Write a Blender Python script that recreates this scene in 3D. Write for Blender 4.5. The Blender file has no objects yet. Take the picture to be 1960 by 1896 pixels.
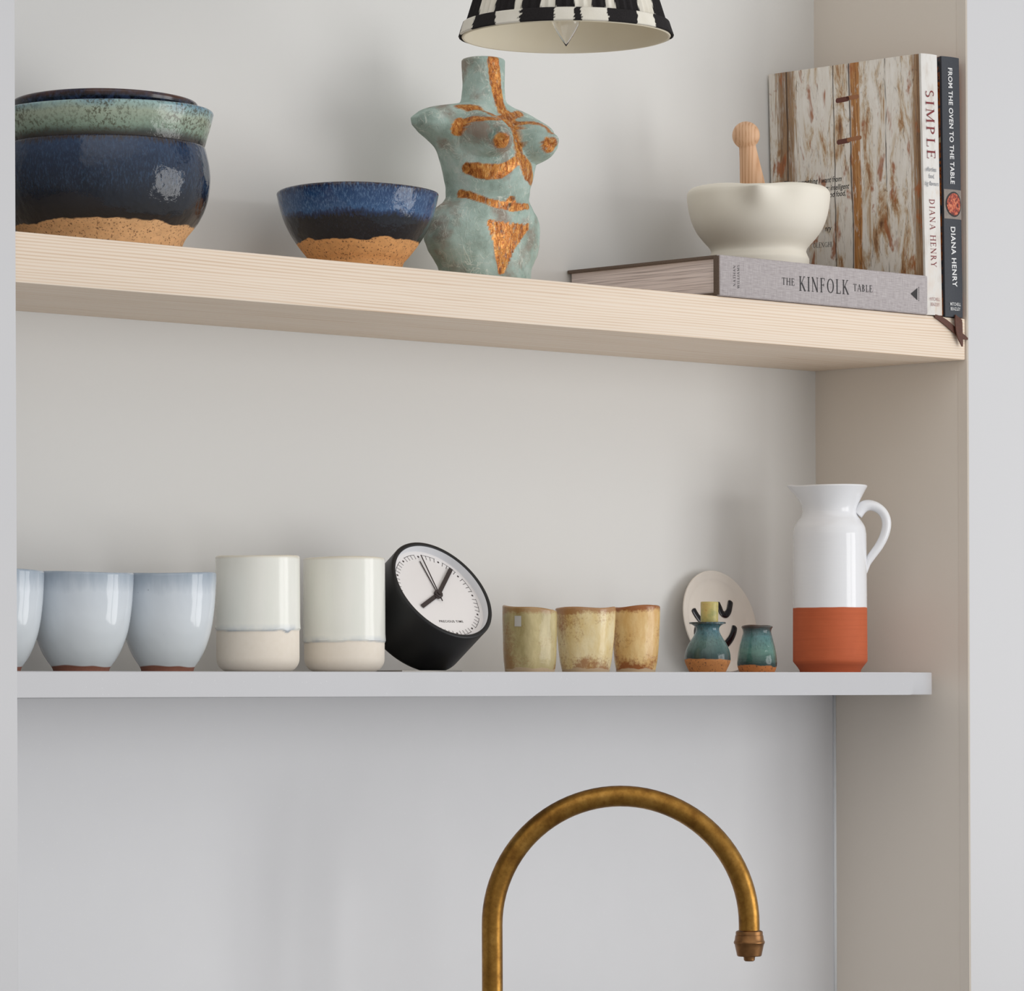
import bpy, bmesh, math, random
from mathutils import Vector, Matrix, noise as mnoise
random.seed(7)
S = bpy.context.scene
COL = S.collection
PI = math.pi

# ------------------------------------------------------------------ camera calibration
F, PHI, ROLL, HY, LAT, ZR = 8112.4, 0.77397, 0.00401, 1330.0, 0.44257, 4.1
CPH, SPH = math.cos(PHI), math.sin(PHI)
CZ = 1.31                                   # eye height
FWD = Vector((SPH, CPH, 0)); RGT = Vector((CPH, -SPH, 0)); UP = Vector((0, 0, 1))
CAM = -ZR * FWD - LAT * RGT + Vector((0, 0, CZ))
D_BACK = 0.1971                             # depth of the alcove
Z_WHITE = CZ + 0.0203                       # top of the white shelf
Z_WHITE_B = CZ - 0.0012
Z_WOOD = CZ + 0.3623
Z_WOOD_B = CZ + 0.3224
X_LEFT = -1.1562

def ray(px, py):
    x, y = px - 980, py - HY
    u, v = x - ROLL * y, y + ROLL * x
    return FWD + RGT * (u / F) - UP * (v / F)

def at_y(px, py, Y):
    """point of the photograph's ray on the vertical plane y = Y"""
    r = ray(px, py)
    return CAM + r * ((Y - CAM.y) / r.y)

def scale_at(P):
    return (P - CAM).dot(FWD) / F

def on_plane(M, axis, val, px, py):
    """local coordinates, on the plane local[axis]=val of a thing with matrix M, of a measured point"""
    Mi = M.inverted()
    o = Mi @ CAM; d = (Mi.to_3x3() @ ray(px, py))
    return o + d * ((val - o[axis]) / d[axis])

# ------------------------------------------------------------------ scene helpers
def link(o, parent=None):
    COL.objects.link(o)
    if parent is not None: o.parent = parent
    return o

def tag(o, label=None, cat=None, group=None, kind=None):
    if label: o['label'] = label
    if cat: o['category'] = cat
    if group: o['group'] = group
    if kind: o['kind'] = kind
    return o

def thing(name, label, cat, loc, group=None, rot=(0, 0, 0)):
    o = bpy.data.objects.new(name, None); o.empty_display_size = .02
    o.location = loc; o.rotation_euler = rot
    link(o); tag(o, label, cat, group)
    o_mat[o.name] = Matrix.Translation(loc) @ (Matrix.Rotation(rot[2], 4, 'Z') @ Matrix.Rotation(rot[1], 4, 'Y') @ Matrix.Rotation(rot[0], 4, 'X'))
    return o
o_mat = {}

def mesh_obj(name, verts, faces, mat, parent=None, smooth=True, sharp=None, attrs=None, mats=None, fmat=None):
    me = bpy.data.meshes.new(name)
    me.from_pydata([tuple(v) for v in verts], [], faces)
    me.update()
    if mats:
        for m in mats: me.materials.append(m)
        if fmat:
            for i, k in enumerate(fmat): me.polygons[i].material_index = k
    elif mat: me.materials.append(mat)
    bm = bmesh.new(); bm.from_mesh(me)
    bmesh.ops.recalc_face_normals(bm, faces=bm.faces); bm.to_mesh(me); bm.free()
    if smooth:
        for p in me.polygons: p.use_smooth = True
        if sharp: me.set_sharp_from_angle(angle=math.radians(sharp))
    if attrs:
        for an, vals in attrs.items():
            a = me.attributes.new(an, 'FLOAT', 'POINT')
            a.data.foreach_set('value', vals)
    o = bpy.data.objects.new(name, me)
    return link(o, parent)

def bm_obj(name, bm, mat, parent=None, smooth=False, sharp=35):
    bmesh.ops.recalc_face_normals(bm, faces=bm.faces)
    me = bpy.data.meshes.new(name); bm.to_mesh(me); bm.free()
    me.materials.append(mat)
    if smooth:
        for p in me.polygons: p.use_smooth = True
        me.set_sharp_from_angle(angle=math.radians(sharp))
    return link(bpy.data.objects.new(name, me), parent)

def box_bm(x0, x1, y0, y1, z0, z1, bev=0, seg=2, bm=None):
    b = bmesh.new()
    vs = [b.verts.new(c) for c in ((x0,y0,z0),(x1,y0,z0),(x1,y1,z0),(x0,y1,z0),(x0,y0,z1),(x1,y0,z1),(x1,y1,z1),(x0,y1,z1))]
    for f in ((0,3,2,1),(4,5,6,7),(0,1,5,4),(1,2,6,5),(2,3,7,6),(3,0,4,7)): b.faces.new([vs[i] for i in f])
    if bev: bmesh.ops.bevel(b, geom=b.edges[:], offset=bev, segments=seg, affect='EDGES', profile=.5)
    if bm is None: return b
    me = bpy.data.meshes.new('t'); b.to_mesh(me); b.free(); bm.from_mesh(me); bpy.data.meshes.remove(me)
    return bm

def spline(pts, n=8):
    """centripetal-ish Catmull-Rom through points of any dimension"""
    out = []
    P = [pts[0]] + list(pts) + [pts[-1]]
    for i in range(1, len(P) - 2):
        a, b, c, d = P[i-1], P[i], P[i+1], P[i+2]
        for k in range(n):
            t = k / n
            out.append(tuple(.5 * ((2*b[j]) + (c[j]-a[j])*t + (2*a[j]-5*b[j]+4*c[j]-d[j])*t*t + (3*b[j]-a[j]-3*c[j]+d[j])*t**3) for j in range(len(b))))
    out.append(tuple(pts[-1]))
    return out

def pchip(xs, ys):
    n = len(xs); h = [xs[i+1]-xs[i] for i in range(n-1)]; dl = [(ys[i+1]-ys[i])/h[i] for i in range(n-1)]
    m = [0]*n; m[0] = dl[0]; m[-1] = dl[-1]
    for i in range(1, n-1):
        if dl[i-1]*dl[i] <= 0: m[i] = 0
        else:
            w1, w2 = 2*h[i]+h[i-1], h[i]+2*h[i-1]
            m[i] = (w1+w2)/(w1/dl[i-1]+w2/dl[i])
    def f(x):
        x = min(max(x, xs[0]), xs[-1])
        i = 0
        while i < n-2 and x > xs[i+1]: i += 1
        t = (x-xs[i])/h[i]
        return ys[i]*(1+2*t)*(1-t)**2 + h[i]*m[i]*t*(1-t)**2 + ys[i+1]*t*t*(3-2*t) + h[i]*m[i+1]*t*t*(t-1)
    return f

def sstep(a, b, x):
    t = min(max((x-a)/(b-a), 0), 1); return t*t*(3-2*t)

def nz(x, y, z, sc=1): return mnoise.noise(Vector((x*sc, y*sc, z*sc)))

def densify(prof, step):
    out = []
    for i in range(len(prof)-1):
        (r0, z0), (r1, z1) = prof[i], prof[i+1]
        n = max(1, int(math.hypot(r1-r0, z1-z0)/step))
        for k in range(n): out.append((r0+(r1-r0)*k/n, z0+(z1-z0)*k/n))
    out.append(prof[-1]); return out

def lathe(name, prof, mat, parent=None, segs=96, step=.002, disp=None, attr=None, sharp=40, center=(0, 0, 0), mtx=None):
    """prof: (r, z) list, first and last may be r=0. disp(theta, r, z, i/n)->(r, z). attr(theta, r, z, t)->float"""
    prof = densify(prof, step)
    V, Fc, A = [], [], []
    rings = []
    n = len(prof)
    for i, (r, z) in enumerate(prof):
        t = i/(n-1)
        if r < 1e-6:
            rings.append([len(V)]); V.append(Vector((0, 0, z))); A.append(attr(0, 0, z, t) if attr else 0)
        else:
            ids = []
            for k in range(segs):
                th = 2*PI*k/segs
                rr, zz = disp(th, r, z, t) if disp else (r, z)
                ids.append(len(V)); V.append(Vector((rr*math.cos(th), rr*math.sin(th), zz)))
                A.append(attr(th, r, z, t) if attr else 0)
            rings.append(ids)
    for a, b in zip(rings, rings[1:]):
        if len(a) == 1 and len(b) == 1: continue
        for k in range(segs):
            k2 = (k+1) % segs
            if len(a) == 1: Fc.append((a[0], b[k], b[k2]))
            elif len(b) == 1: Fc.append((a[k], a[k2], b[0]))
            else: Fc.append((a[k], a[k2], b[k2], b[k]))
    c = Vector(center)
    V = [v + c for v in V]
    if mtx is not None: V = [mtx @ v for v in V]
    return mesh_obj(name, V, Fc, mat, parent, True, sharp, {'mask': A} if attr else None)

def tube(pts, rad, segs=24, cap=True):
    """swept tube through 3-D points; rad a number or list"""
    pts = [Vector(p) for p in pts]; V, Fc = [], []
    n = len(pts); up = Vector((0, 0, 1)); prev = None
    for i, p in enumerate(pts):
        t = (pts[min(i+1, n-1)] - pts[max(i-1, 0)]).normalized()
        if prev is None:
            a = t.cross(up)
            if a.length < .1: a = t.cross(Vector((0, 1, 0)))
        else: a = prev - t*prev.dot(t)
        a.normalize(); prev = a; b = t.cross(a)
        r = rad[i] if isinstance(rad, (list, tuple)) else rad
        if not isinstance(r, (tuple, list)): r = (r, r)
        for k in range(segs):
            th = 2*PI*k/segs; V.append(p + a*math.cos(th)*r[0] + b*math.sin(th)*r[1])
    for i in range(n-1):
        for k in range(segs):
            k2 = (k+1) % segs
            Fc.append((i*segs+k, i*segs+k2, (i+1)*segs+k2, (i+1)*segs+k))
    if cap:
        Fc.append(tuple(range(segs))); Fc.append(tuple((n-1)*segs+k for k in range(segs)))
    return V, Fc

# ------------------------------------------------------------------ material helpers
def lin(c):
    if isinstance(c, str):
        c = tuple(int(c[i:i+2], 16) for i in (0, 2, 4))
    f = lambda v: (v/255/12.92) if v/255 <= .04045 else ((v/255+.055)/1.055)**2.4
    return tuple(f(v) for v in c) + (1,)

class Mat:
    def __init__(s, name, color=(200, 200, 200), rough=.5, metal=0, spec=.5, coat=0):
        s.m = bpy.data.materials.new(name); s.m.use_nodes = True
        s.t = s.m.node_tree; s.b = s.t.nodes['Principled BSDF']
        s.b.inputs['Base Color'].default_value = lin(color)
        s.b.inputs['Roughness'].default_value = rough; s.b.inputs['Metallic'].default_value = metal
        s.b.inputs['Specular IOR Level'].default_value = spec; s.b.inputs['Coat Weight'].default_value = coat
        s.b.inputs['Coat Roughness'].default_value = .05
        s._tc = None
    def n(s, kind, **kw):
        nd = s.t.nodes.new('ShaderNode'+kind)
        for k, v in kw.items():
            if k in nd.inputs: s.put(nd.inputs[k], v)
            else: setattr(nd, k, v)
        return nd
    def put(s, sock, v):
        if isinstance(v, bpy.types.NodeSocket): s.t.links.new(v, sock)
        elif isinstance(v, bpy.types.Node): s.t.links.new(v.outputs[0], sock)
        else: sock.default_value = v
    def co(s, scale=(1, 1, 1), loc=(0, 0, 0), rot=(0, 0, 0)):
        if s._tc is None: s._tc = s.n('TexCoord')
        mp = s.n('Mapping'); mp.inputs['Scale'].default_value = scale; mp.inputs['Location'].default_value = loc; mp.inputs['Rotation'].default_value = rot
        s.t.links.new(s._tc.outputs['Object'], mp.inputs['Vector']); return mp.outputs[0]
    def xyz(s, i):
        nd = s.n('SeparateXYZ'); s.t.links.new(s.co(), nd.inputs[0]); return nd.outputs[i]
    def noise(s, scale, detail=4, rough=.55, vec=None, dist=0):
        nd = s.n('TexNoise'); nd.inputs['Scale'].default_value = scale; nd.inputs['Detail'].default_value = detail
        nd.inputs['Roughness'].default_value = rough; nd.inputs['Distortion'].default_value = dist
        s.t.links.new(vec if vec is not None else s.co(), nd.inputs['Vector']); return nd.outputs[0]
    def vor(s, scale, vec=None, feat='F1'):
        nd = s.n('TexVoronoi'); nd.feature = feat; nd.inputs['Scale'].default_value = scale
        s.t.links.new(vec if vec is not None else s.co(), nd.inputs['Vector']); return nd.outputs[0]
    def math(s, op, a, b=0, clamp=False):
        nd = s.n('Math'); nd.operation = op; nd.use_clamp = clamp
        s.put(nd.inputs[0], a); s.put(nd.inputs[1], b); return nd.outputs[0]
    def ramp(s, fac, stops, interp='LINEAR'):
        nd = s.n('ValToRGB'); nd.color_ramp.interpolation = interp
        e = nd.color_ramp.elements
        while len(e) < len(stops): e.new(.5)
        for i, (p, c) in enumerate(stops):
            e[i].position = p; e[i].color = lin(c) if not isinstance(c, (int, float)) else (c, c, c, 1)
        s.put(nd.inputs[0], fac); return nd.outputs[0]
    def mix(s, fac, a, b, mode='MIX'):
        nd = s.n('Mix'); nd.data_type = 'RGBA'; nd.blend_type = mode
        s.put(nd.inputs[0], fac)
        for k, v in ((6, a), (7, b)):
            if isinstance(v, (tuple, str)) and not isinstance(v, bpy.types.NodeSocket): v = lin(v)
            s.put(nd.inputs[k], v)
        return nd.outputs[2]
    def maprange(s, v, a, b, c=0, d=1):
        nd = s.n('MapRange'); s.put(nd.inputs[0], v)
        for i, q in enumerate((a, b, c, d)): nd.inputs[i+1].default_value = q
        return nd.outputs[0]
    def attr(s, name='mask'):
        nd = s.n('Attribute'); nd.attribute_name = name; return nd.outputs['Fac']
    def color(s, c): s.put(s.b.inputs['Base Color'], c); return s
    def rough(s, c): s.put(s.b.inputs['Roughness'], c); return s
    def metal(s, c): s.put(s.b.inputs['Metallic'], c); return s
    def bump(s, h, strength=.3, dist=.001):
        nd = s.n('Bump'); nd.inputs['Strength'].default_value = strength; nd.inputs['Distance'].default_value = dist
        s.put(nd.inputs['Height'], h); s.put(s.b.inputs['Normal'], nd.outputs[0]); return s

# ---- walls
def paint(name, c):
    m = Mat(name, c, .55, spec=.3)
    m.color(m.mix(m.noise(3, 3), tuple(v-1.5 for v in c), tuple(min(255, v+1.5) for v in c)))
    m.bump(m.noise(420, 2), .08, .0006); return m.m
M_wall = paint('wall_paint', (229, 228, 225))
M_side = paint('side_wall_paint', (230, 221, 210))
M_pier = paint('pier_paint', (212, 212, 214))
def quartz(name, c):
    m = Mat(name, c, .32, spec=.4)
    fl = m.maprange(m.vor(160), .0, .12, 1, 0)
    base = m.mix(m.noise(9, 5), tuple(v-4 for v in c), tuple(v+4 for v in c))
    m.color(m.mix(m.math('MULTIPLY', fl, .25), base, (245, 245, 245))); return m.m
M_quartz = quartz('pale_quartz', (221, 221, 223))
M_shelfq = quartz('white_quartz', (193, 193, 196))
M_worktop = quartz('grey_worktop_stone', (168, 168, 168))
M_caulk = Mat('silicone_caulk', (240, 242, 244), .35).m

# ---- ash wood
def ash(name, a, b, c, scale=1, axis=0, seed=0, period=.0027, wob=1.0, ka=.37, kb=1.0):
    m = Mat(name, a, .5, spec=.35)
    sc = [22*scale]*3; sc[axis] = 1.3*scale
    low = m.noise(1, 3, .55, m.co(tuple(sc), (seed, seed*.7, 0)))
    ax = [0, 1, 2]; ax.remove(axis)
    ph = m.math('ADD', m.math('MULTIPLY', m.xyz(ax[1]), kb), m.math('MULTIPLY', m.xyz(ax[0]), ka))
    ph = m.math('ADD', ph, m.math('MULTIPLY', low, .016*wob/scale))
    sn = m.math('SINE', m.math('MULTIPLY', ph, 2*PI/period))
    sc2 = [300*scale]*3; sc2[axis] = 7*scale
    fine = m.noise(1, 3, .6, m.co(tuple(sc2)))
    f = m.math('ADD', m.math('MULTIPLY', sn, .26), m.math('MULTIPLY', fine, .55))
    sc3 = [40*scale]*3; sc3[axis] = .9*scale
    patch = m.noise(1, 2, .5, m.co(tuple(sc3), (2, 1, 3)))
    f = m.math('ADD', f, m.math('MULTIPLY', m.math('SUBTRACT', patch, .5), .35))
    col = m.ramp(f, [(.10, a), (.30, tuple((x+y)/2 for x, y in zip(a, b))), (.44, b), (.62, c)])
    m.color(col); m.bump(f, .10, .0005); return m.m
M_ash = ash('pale_ash_wood', (240, 224, 206), (234, 213, 190), (220, 194, 168))
M_pestle = ash('beech_wood', (226, 184, 148), (216, 170, 132), (196, 146, 108), 1.6, 2, 3, .0034, 1.6, .7, -.7)

# ---- glazes
M_clay_tan = None
def speckled_clay(m, c=(222, 176, 126), d=(96, 62, 42), sc=520):
    sp = m.maprange(m.noise(sc, 2, .6), .58, .66, 0, 1)
    base = m.mix(m.noise(160, 4), tuple(v*.86 for v in c), tuple(min(255, v*1.1) for v in c))
    return m.mix(m.math('MULTIPLY', sp, .8), base, d)

def pot_glaze(name, stops, z_clay, amp, clay=(224, 178, 128), mott=(60, 100, 150), mott_amt=.4, z0=0, z1=.1, streak=(500, 500, 60), rgh=.08, jit=.012, bump=.25, mlo=.45):
    """glaze whose colour bands follow height (with runs), bare speckled clay below z_clay"""
    m = Mat(name, (40, 50, 80), rgh, spec=.5)
    z = m.xyz(2)
    run = m.noise(1, 3, .6, m.co(streak)); lo = m.noise(22, 2)
    zz = m.math('ADD', z, m.math('MULTIPLY', m.math('SUBTRACT', run, .5), jit))
    zz = m.math('ADD', zz, m.math('MULTIPLY', m.math('SUBTRACT', lo, .5), jit*.8))
    f = m.maprange(zz, z0, z1, 0, 1)
    col = m.ramp(f, stops)
    mt = m.maprange(m.noise(1, 4, .7, m.co((700, 700, 240))), .48, .68, 0, mott_amt)
    top = m.maprange(zz, z0 + (z1-z0)*mlo, z0 + (z1-z0)*(mlo+.08), 0.06, 1)
    col = m.mix(m.math('MULTIPLY', mt, top), col, mott)
    zc = m.math('ADD', z, m.math('MULTIPLY', m.math('SUBTRACT', m.noise(38, 3), .5), amp))
    msk = m.maprange(zc, z_clay-.0005, z_clay+.0005, 0, 1)
    m.color(m.mix(msk, speckled_clay(m, clay), col))
    m.rough(m.maprange(msk, 0, 1, .75, rgh))
    m.b.inputs['Coat Weight'].default_value = 0
    hb = m.math('ADD', m.math('MULTIPLY', m.noise(55, 2), 1.0), m.math('MULTIPLY', m.noise(240, 3), .22))
    m.bump(hb, bump, .006); return m.m

# ================================================================== THE SETTING
def struct(o): o['kind'] = 'structure'; return o
zt, zb = 2.55, .88
struct(bm_obj('wall_back', box_bm(-1.30, .15, D_BACK, .32, zb, zt), M_wall))
# right pier: one mass with softened arris
b = box_bm(0, 1.3, 0, .32, zb, zt)
ed = [e for e in b.edges if abs(e.verts[0].co.x) < 1e-5 and abs(e.verts[1].co.x) < 1e-5 and abs(e.verts[0].co.y) < 1e-5 and abs(e.verts[1].co.y) < 1e-5]
bmesh.ops.bevel(b, geom=ed, offset=.0016, segments=3, affect='EDGES', profile=.5)
o = struct(bm_obj('wall_right', b, M_side, smooth=True)); o.data.materials.append(M_pier)
for p in o.data.polygons:
    if p.normal.y < -.9: p.material_index = 1
b = box_bm(-2.3, X_LEFT, 0, .32, zb, zt)
struct(bm_obj('wall_left', b, M_pier))
struct(bm_obj('ceiling', box_bm(-1.16, .001, .0, .2, zt-.02, zt+.1), M_wall))
SPL = D_BACK - .0235
struct(bm_obj('wall_splashback', box_bm(X_LEFT, 0, SPL, D_BACK+.01, .90, Z_WHITE_B+.0002), M_quartz))
# caulk bead in the corner of splashback and side wall, plaster bead near the outer edge
V, Fc = tube([(-.0008, SPL-.0008, .92), (-.0008, SPL-.0008, Z_WHITE_B)], .0017, 10)
struct(mesh_obj('trim_1', V, Fc, M_caulk))
struct(bm_obj('trim_2', box_bm(-.00035, .002, .0012, .0125, .90, zt), M_side))
# worktop the tap stands on
o = bm_obj('worktop', box_bm(X_LEFT-.3, .35, -.50, -.0005, .88, .92, .002), M_worktop, smooth=True)
b = box_bm(X_LEFT, 0, -.0005, SPL, .88, .92)
me2 = o.data; bb = bmesh.new(); bb.from_mesh(me2); tmp = bpy.data.meshes.new('t'); b.to_mesh(tmp); b.free(); bb.from_mesh(tmp); bb.to_mesh(me2); bb.free()
tag(o, 'grey stone worktop under the brass tap', 'worktop')

# ---------------------------------------------------------------- shelves
o = bm_obj('wooden_shelf', box_bm(X_LEFT, -.0008, .0029, D_BACK, Z_WOOD_B, Z_WOOD, .0012, 2), M_ash, smooth=True)
tag(o, 'thick pale ash upper shelf carrying bowls, torso and books', 'shelf')
# white shelf with rounded free corner
def rounded_shelf():
    r = .088; pts = [(X_LEFT, D_BACK), (X_LEFT, 0.0)]
    for k in range(25):
        a = PI/2*k/24
        pts.append((-.0005-r+r*math.sin(a), 0.0+r-r*math.cos(a)))
    pts.append((-.0005, D_BACK))
    bm = bmesh.new()
    vs = [bm.verts.new((x, y, Z_WHITE_B)) for x, y in pts]
    f = bm.faces.new(vs)
    r2 = bmesh.ops.extrude_face_region(bm, geom=[f])
    for v in [g for g in r2['geom'] if isinstance(g, bmesh.types.BMVert)]: v.co.z = Z_WHITE
    ee = [e for e in bm.edges if abs(e.verts[0].co.z-e.verts[1].co.z) < 1e-6 and e.verts[0].co.y < D_BACK-.001 or (abs(e.verts[0].co.z-e.verts[1].co.z) < 1e-6 and e.verts[1].co.y < D_BACK-.001)]
    bmesh.ops.bevel(bm, geom=ee, offset=.0009, segments=2, affect='EDGES', profile=.5)
    return bm
o = bm_obj('stone_shelf', rounded_shelf(), M_shelfq, smooth=True, sharp=30)
tag(o, 'thin white lower shelf with a rounded right corner carrying cups', 'shelf')

# ================================================================== VESSELS
class Spot:
    """where a lathe-turned thing stands: measured axis column and distance from the wall front"""
    def __init__(s, px, py, Y, base):
        P = at_y(px, py, Y); s.P = P; s.s = scale_at(P); s.base = base; s.px = px
        s.loc = (P.x, Y, base)
    def z(s, y):
        v = y - HY + ROLL*(s.px-980)
        return CZ - v*s.s - s.base
    def prof(s, pts): return [(hw*s.s, s.z(y)) for hw, y in pts]

TOCAM = math.atan2(-CPH, -SPH)               # direction from the alcove towards the viewer

def vessel_profile(outer, t, floor, lip=None):
    """outer: (r,z) from the foot up; returns closed profile with rounded lip and hollow inside"""
    lip = lip or t
    rT, zT = outer[-1]
    p = [(0, outer[0][1]+.0006), (outer[0][0]*.82, outer[0][1]+.0006), (outer[0][0]*.86, outer[0][1])] + list(outer)
    for k in range(1, 8):
        a = PI*k/8
        p.append((rT - lip/2 + lip/2*math.cos(a), zT + lip/2*math.sin(a)))
    inner = [(max(r-t, .001), z) for r, z in reversed(outer) if z > floor+t*.5]
    p += [(rT-lip, zT)] + [q for q in inner if q[1] < zT-.001]
    p += [(inner[-1][0]*.8, floor), (0, floor)]
    return p

# ---- the stack of three big bowls (left)
sp = Spot(200, 330, .094, Z_WOOD)
blue_navy = pot_glaze('navy_glaze', [(0, (36, 26, 22)), (.22, (22, 20, 22)), (.45, (18, 26, 40)), (.8, (27, 42, 66)), (.95, (38, 56, 84)), (1, (50, 40, 38))],
                      sp.z(437), .010, mott=(66, 96, 128), mott_amt=.4, z0=sp.z(470), z1=sp.z(285), jit=.016)
outer = spline([(146*sp.s, 0)] + sp.prof([(150, 468), (158, 453), (168, 441), (183, 421), (197, 388), (203, 350), (202, 322), (198, 300), (195, 288)]), 6)
t = thing('bowl', 'large navy glazed bowl with bare clay foot, bottom of the three-bowl stack', 'bowl', sp.loc, 'stacked stoneware bowls')
wob = lambda th, r, z, q: (r*(1+.004*math.sin(2*th+.7)+.003*math.sin(3*th)), z+.0003*math.sin(th*2+1)*sstep(0, .05, z))
lathe('bowl_body', vessel_profile(outer, .006, .012), blue_navy, t, 128, .003, wob)

m = Mat('teal_speckled_glaze', (120, 150, 140), .12)
z = m.xyz(2); lo = m.noise(18, 3); f = m.maprange(m.math('ADD', z, m.math('MULTIPLY', m.math('SUBTRACT', lo, .5), .014)), 0, .0345, 0, 1)
col = m.ramp(f, [(0, (66, 82, 76)), (.2, (136, 156, 138)), (.5, (164, 176, 156)), (.7, (156, 184, 180)), (.86, (112, 154, 172)), (.96, (62, 92, 120)), (1, (70, 60, 60))])
spk = m.maprange(m.noise(1, 3, .7, m.co((420, 420, 330))), .49, .58, 0, 1); spk = m.math('MULTIPLY', spk, m.maprange(m.noise(14, 2), .36, .52, .3, 1))
bl = m.math('MULTIPLY', m.maprange(m.noise(26, 3), .46, .58, 0, .85), m.maprange(f, .55, .85, 0, 1)); col = m.mix(bl, col, (70, 112, 146))
col = m.mix(m.math('MULTIPLY', spk, .8), col, (74, 72, 52))
edge = m.maprange(z, .0318, .0335, 0, 1); col = m.mix(m.math('MULTIPLY', edge, .8), col, (92, 62, 50))
bot = m.maprange(z, .0, .006, 1, 0); col = m.mix(m.math('MULTIPLY', bot, .8), col, (48, 36, 30))
m.color(col); m.bump(m.math('ADD', m.noise(60, 2), m.math('MULTIPLY', m.noise(260, 3), .3)), .3, .004)
zb2 = sp.base + sp.z(288) + .0037
sp2 = Spot(200, 260, .094, zb2)
outer = spline([(184*sp.s, 0)] + [(r, z) for r, z in sp2.prof([(189, 286), (196, 264), (203, 242), (208, 222)])], 6)
t = thing('bowl', 'teal green speckled bowl, middle of the three-bowl stack', 'bowl', sp2.loc, 'stacked stoneware bowls')
lathe('bowl_body', vessel_profile(outer, .005, .006), m.m, t, 128, .002, lambda th, r, z, q: (r*(1+.004*math.sin(2*th+2)), z+.0012*math.sin(th+2)*sstep(0, .03, z)))
sp3 = Spot(200, 230, .094, zb2 + .009)
m = Mat('dark_blue_glaze', (24, 30, 50), .15)
cc = m.mix(m.maprange(m.noise(300, 3), .4, .7), (16, 18, 30), (48, 62, 92)); hi = m.maprange(m.xyz(2), sp3.z(206), sp3.z(201), 0, 1)
m.color(m.mix(m.math('MULTIPLY', hi, m.maprange(m.noise(40, 3), .4, .6, .2, .9)), cc, (84, 52, 40)))
t = thing('bowl', 'dark navy bowl nested inside, topmost of the three-bowl stack with only its rim showing', 'bowl', sp3.loc, 'stacked stoneware bowls')
outer = spline([(120*sp.s, 0), (150*sp.s, .012)] + sp3.prof([(170, 225), (177, 210), (179, 201)]), 6)
lathe('bowl_body', vessel_profile(outer, .005, .006), m.m, t, 128, .002, lambda th, r, z, q: (r*(1+.004*math.sin(2*th+.4)), z+.0009*math.sin(2*th)*sstep(0, .03, z)))

# ---- blue and black bowl
sp = Spot(684.5, 430, .098, Z_WOOD)
glz = pot_glaze('blue_black_glaze', [(0, (14, 14, 20)), (.56, (16, 18, 28)), (.62, (30, 52, 90)), (.66, (52, 88, 132)), (.72, (42, 76, 120)), (.9, (36, 66, 108)), (.97, (30, 44, 78)), (1, (60, 44, 44))],
                sp.z(466), .012, (224, 166, 106), (120, 152, 188), .55, sp.z(505), sp.z(368), jit=.013, mlo=.60)
outer = spline([(84*sp.s, 0)] + sp.prof([(87, 506), (98, 492), (112, 474), (128, 450), (141, 424), (150, 396), (155.5, 372)]), 6)
t = thing('bowl', 'blue and black glazed bowl with orange clay base beside the torso', 'bowl', sp.loc)
lathe('bowl_body', vessel_profile(outer, .0042, .008), glz, t, 128, .002, lambda th, r, z, q: (r*(1+.006*math.sin(2*th+1)+.003*math.sin(5*th)), z+.0011*math.sin(2*th+.5)*sstep(0, .05, z)))

# ---- pale blue-grey cups
def grey_cup_mat(name, H):
    m = Mat(name, (190, 197, 204), .07)
    z = m.xyz(2)
    zz = m.math('ADD', z, m.math('MULTIPLY', m.math('SUBTRACT', m.noise(1, 3, .6, m.co((120, 120, 25))), .5), .014))
    col = m.ramp(m.maprange(zz, 0, H, 0, 1), [(0, (214, 219, 219)), (.5, (218, 224, 229)), (.70, (211, 218, 225)), (.82, (176, 187, 198)), (1, (128, 143, 160))])  # glaze tones; upper quarter's darkening paints in a reflection of the dark above
    spots = m.maprange(m.vor(75), .03, .055, 1, 0)
    col = m.mix(m.math('MULTIPLY', spots, .45), col, (110, 116, 128))
    rim = m.maprange(z, H-.0022, H-.0005, 0, 1); col = m.mix(m.math('MULTIPLY', rim, .7), col, (84, 90, 100))
    foot = m.math('ADD', z, m.math('MULTIPLY', m.math('SUBTRACT', m.noise(24, 2), .5), .006))
    msk = m.maprange(foot, .0045, .0053, 0, 1)
    m.color(m.mix(msk, m.mix(m.noise(300, 3), (128, 78, 60), (150, 98, 78)), col)); m.rough(m.maprange(msk, 0, 1, .7, .07))
    m.bump(m.noise(40, 2), .22, .004); return m.m
def grey_cup(px, hw, ytop, Y, label, mat):
    sp = Spot(px, 1180, Y, Z_WHITE)
    k = hw/97
    outer = spline([(51*sp.s*k, 0), (53.5*sp.s*k, sp.z(1277))] + [(r*k, z) for r, z in sp.prof([(64, 1262), (75, 1241), (86, 1208), (93, 1165), (96, 1125), (97, ytop+5)])], 6)
    t = thing('cup', label, 'cup', sp.loc, 'pale grey handmade cups')
    sd = px*.01
    lathe('cup_body', vessel_profile(outer, .0036, .007), mat, t, 112, .002, lambda th, r, z, q: (r*(1+.005*math.sin(2*th+sd)), z+.0007*math.sin(2*th+sd)*sstep(.03, .08, z)))
    return sp
gm = grey_cup_mat('grey_blue_glaze', .092)
grey_cup(-12, 97, 1090, .100, 'pale grey-blue cup half hidden by the left wall edge', gm)
grey_cup(155, 101, 1095, .098, 'pale grey-blue cup with dark blue-grey rim, middle of the three', gm)
grey_cup(320, 94, 1096, .096, 'pale grey-blue cup next to the tall cream beakers', gm)

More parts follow.
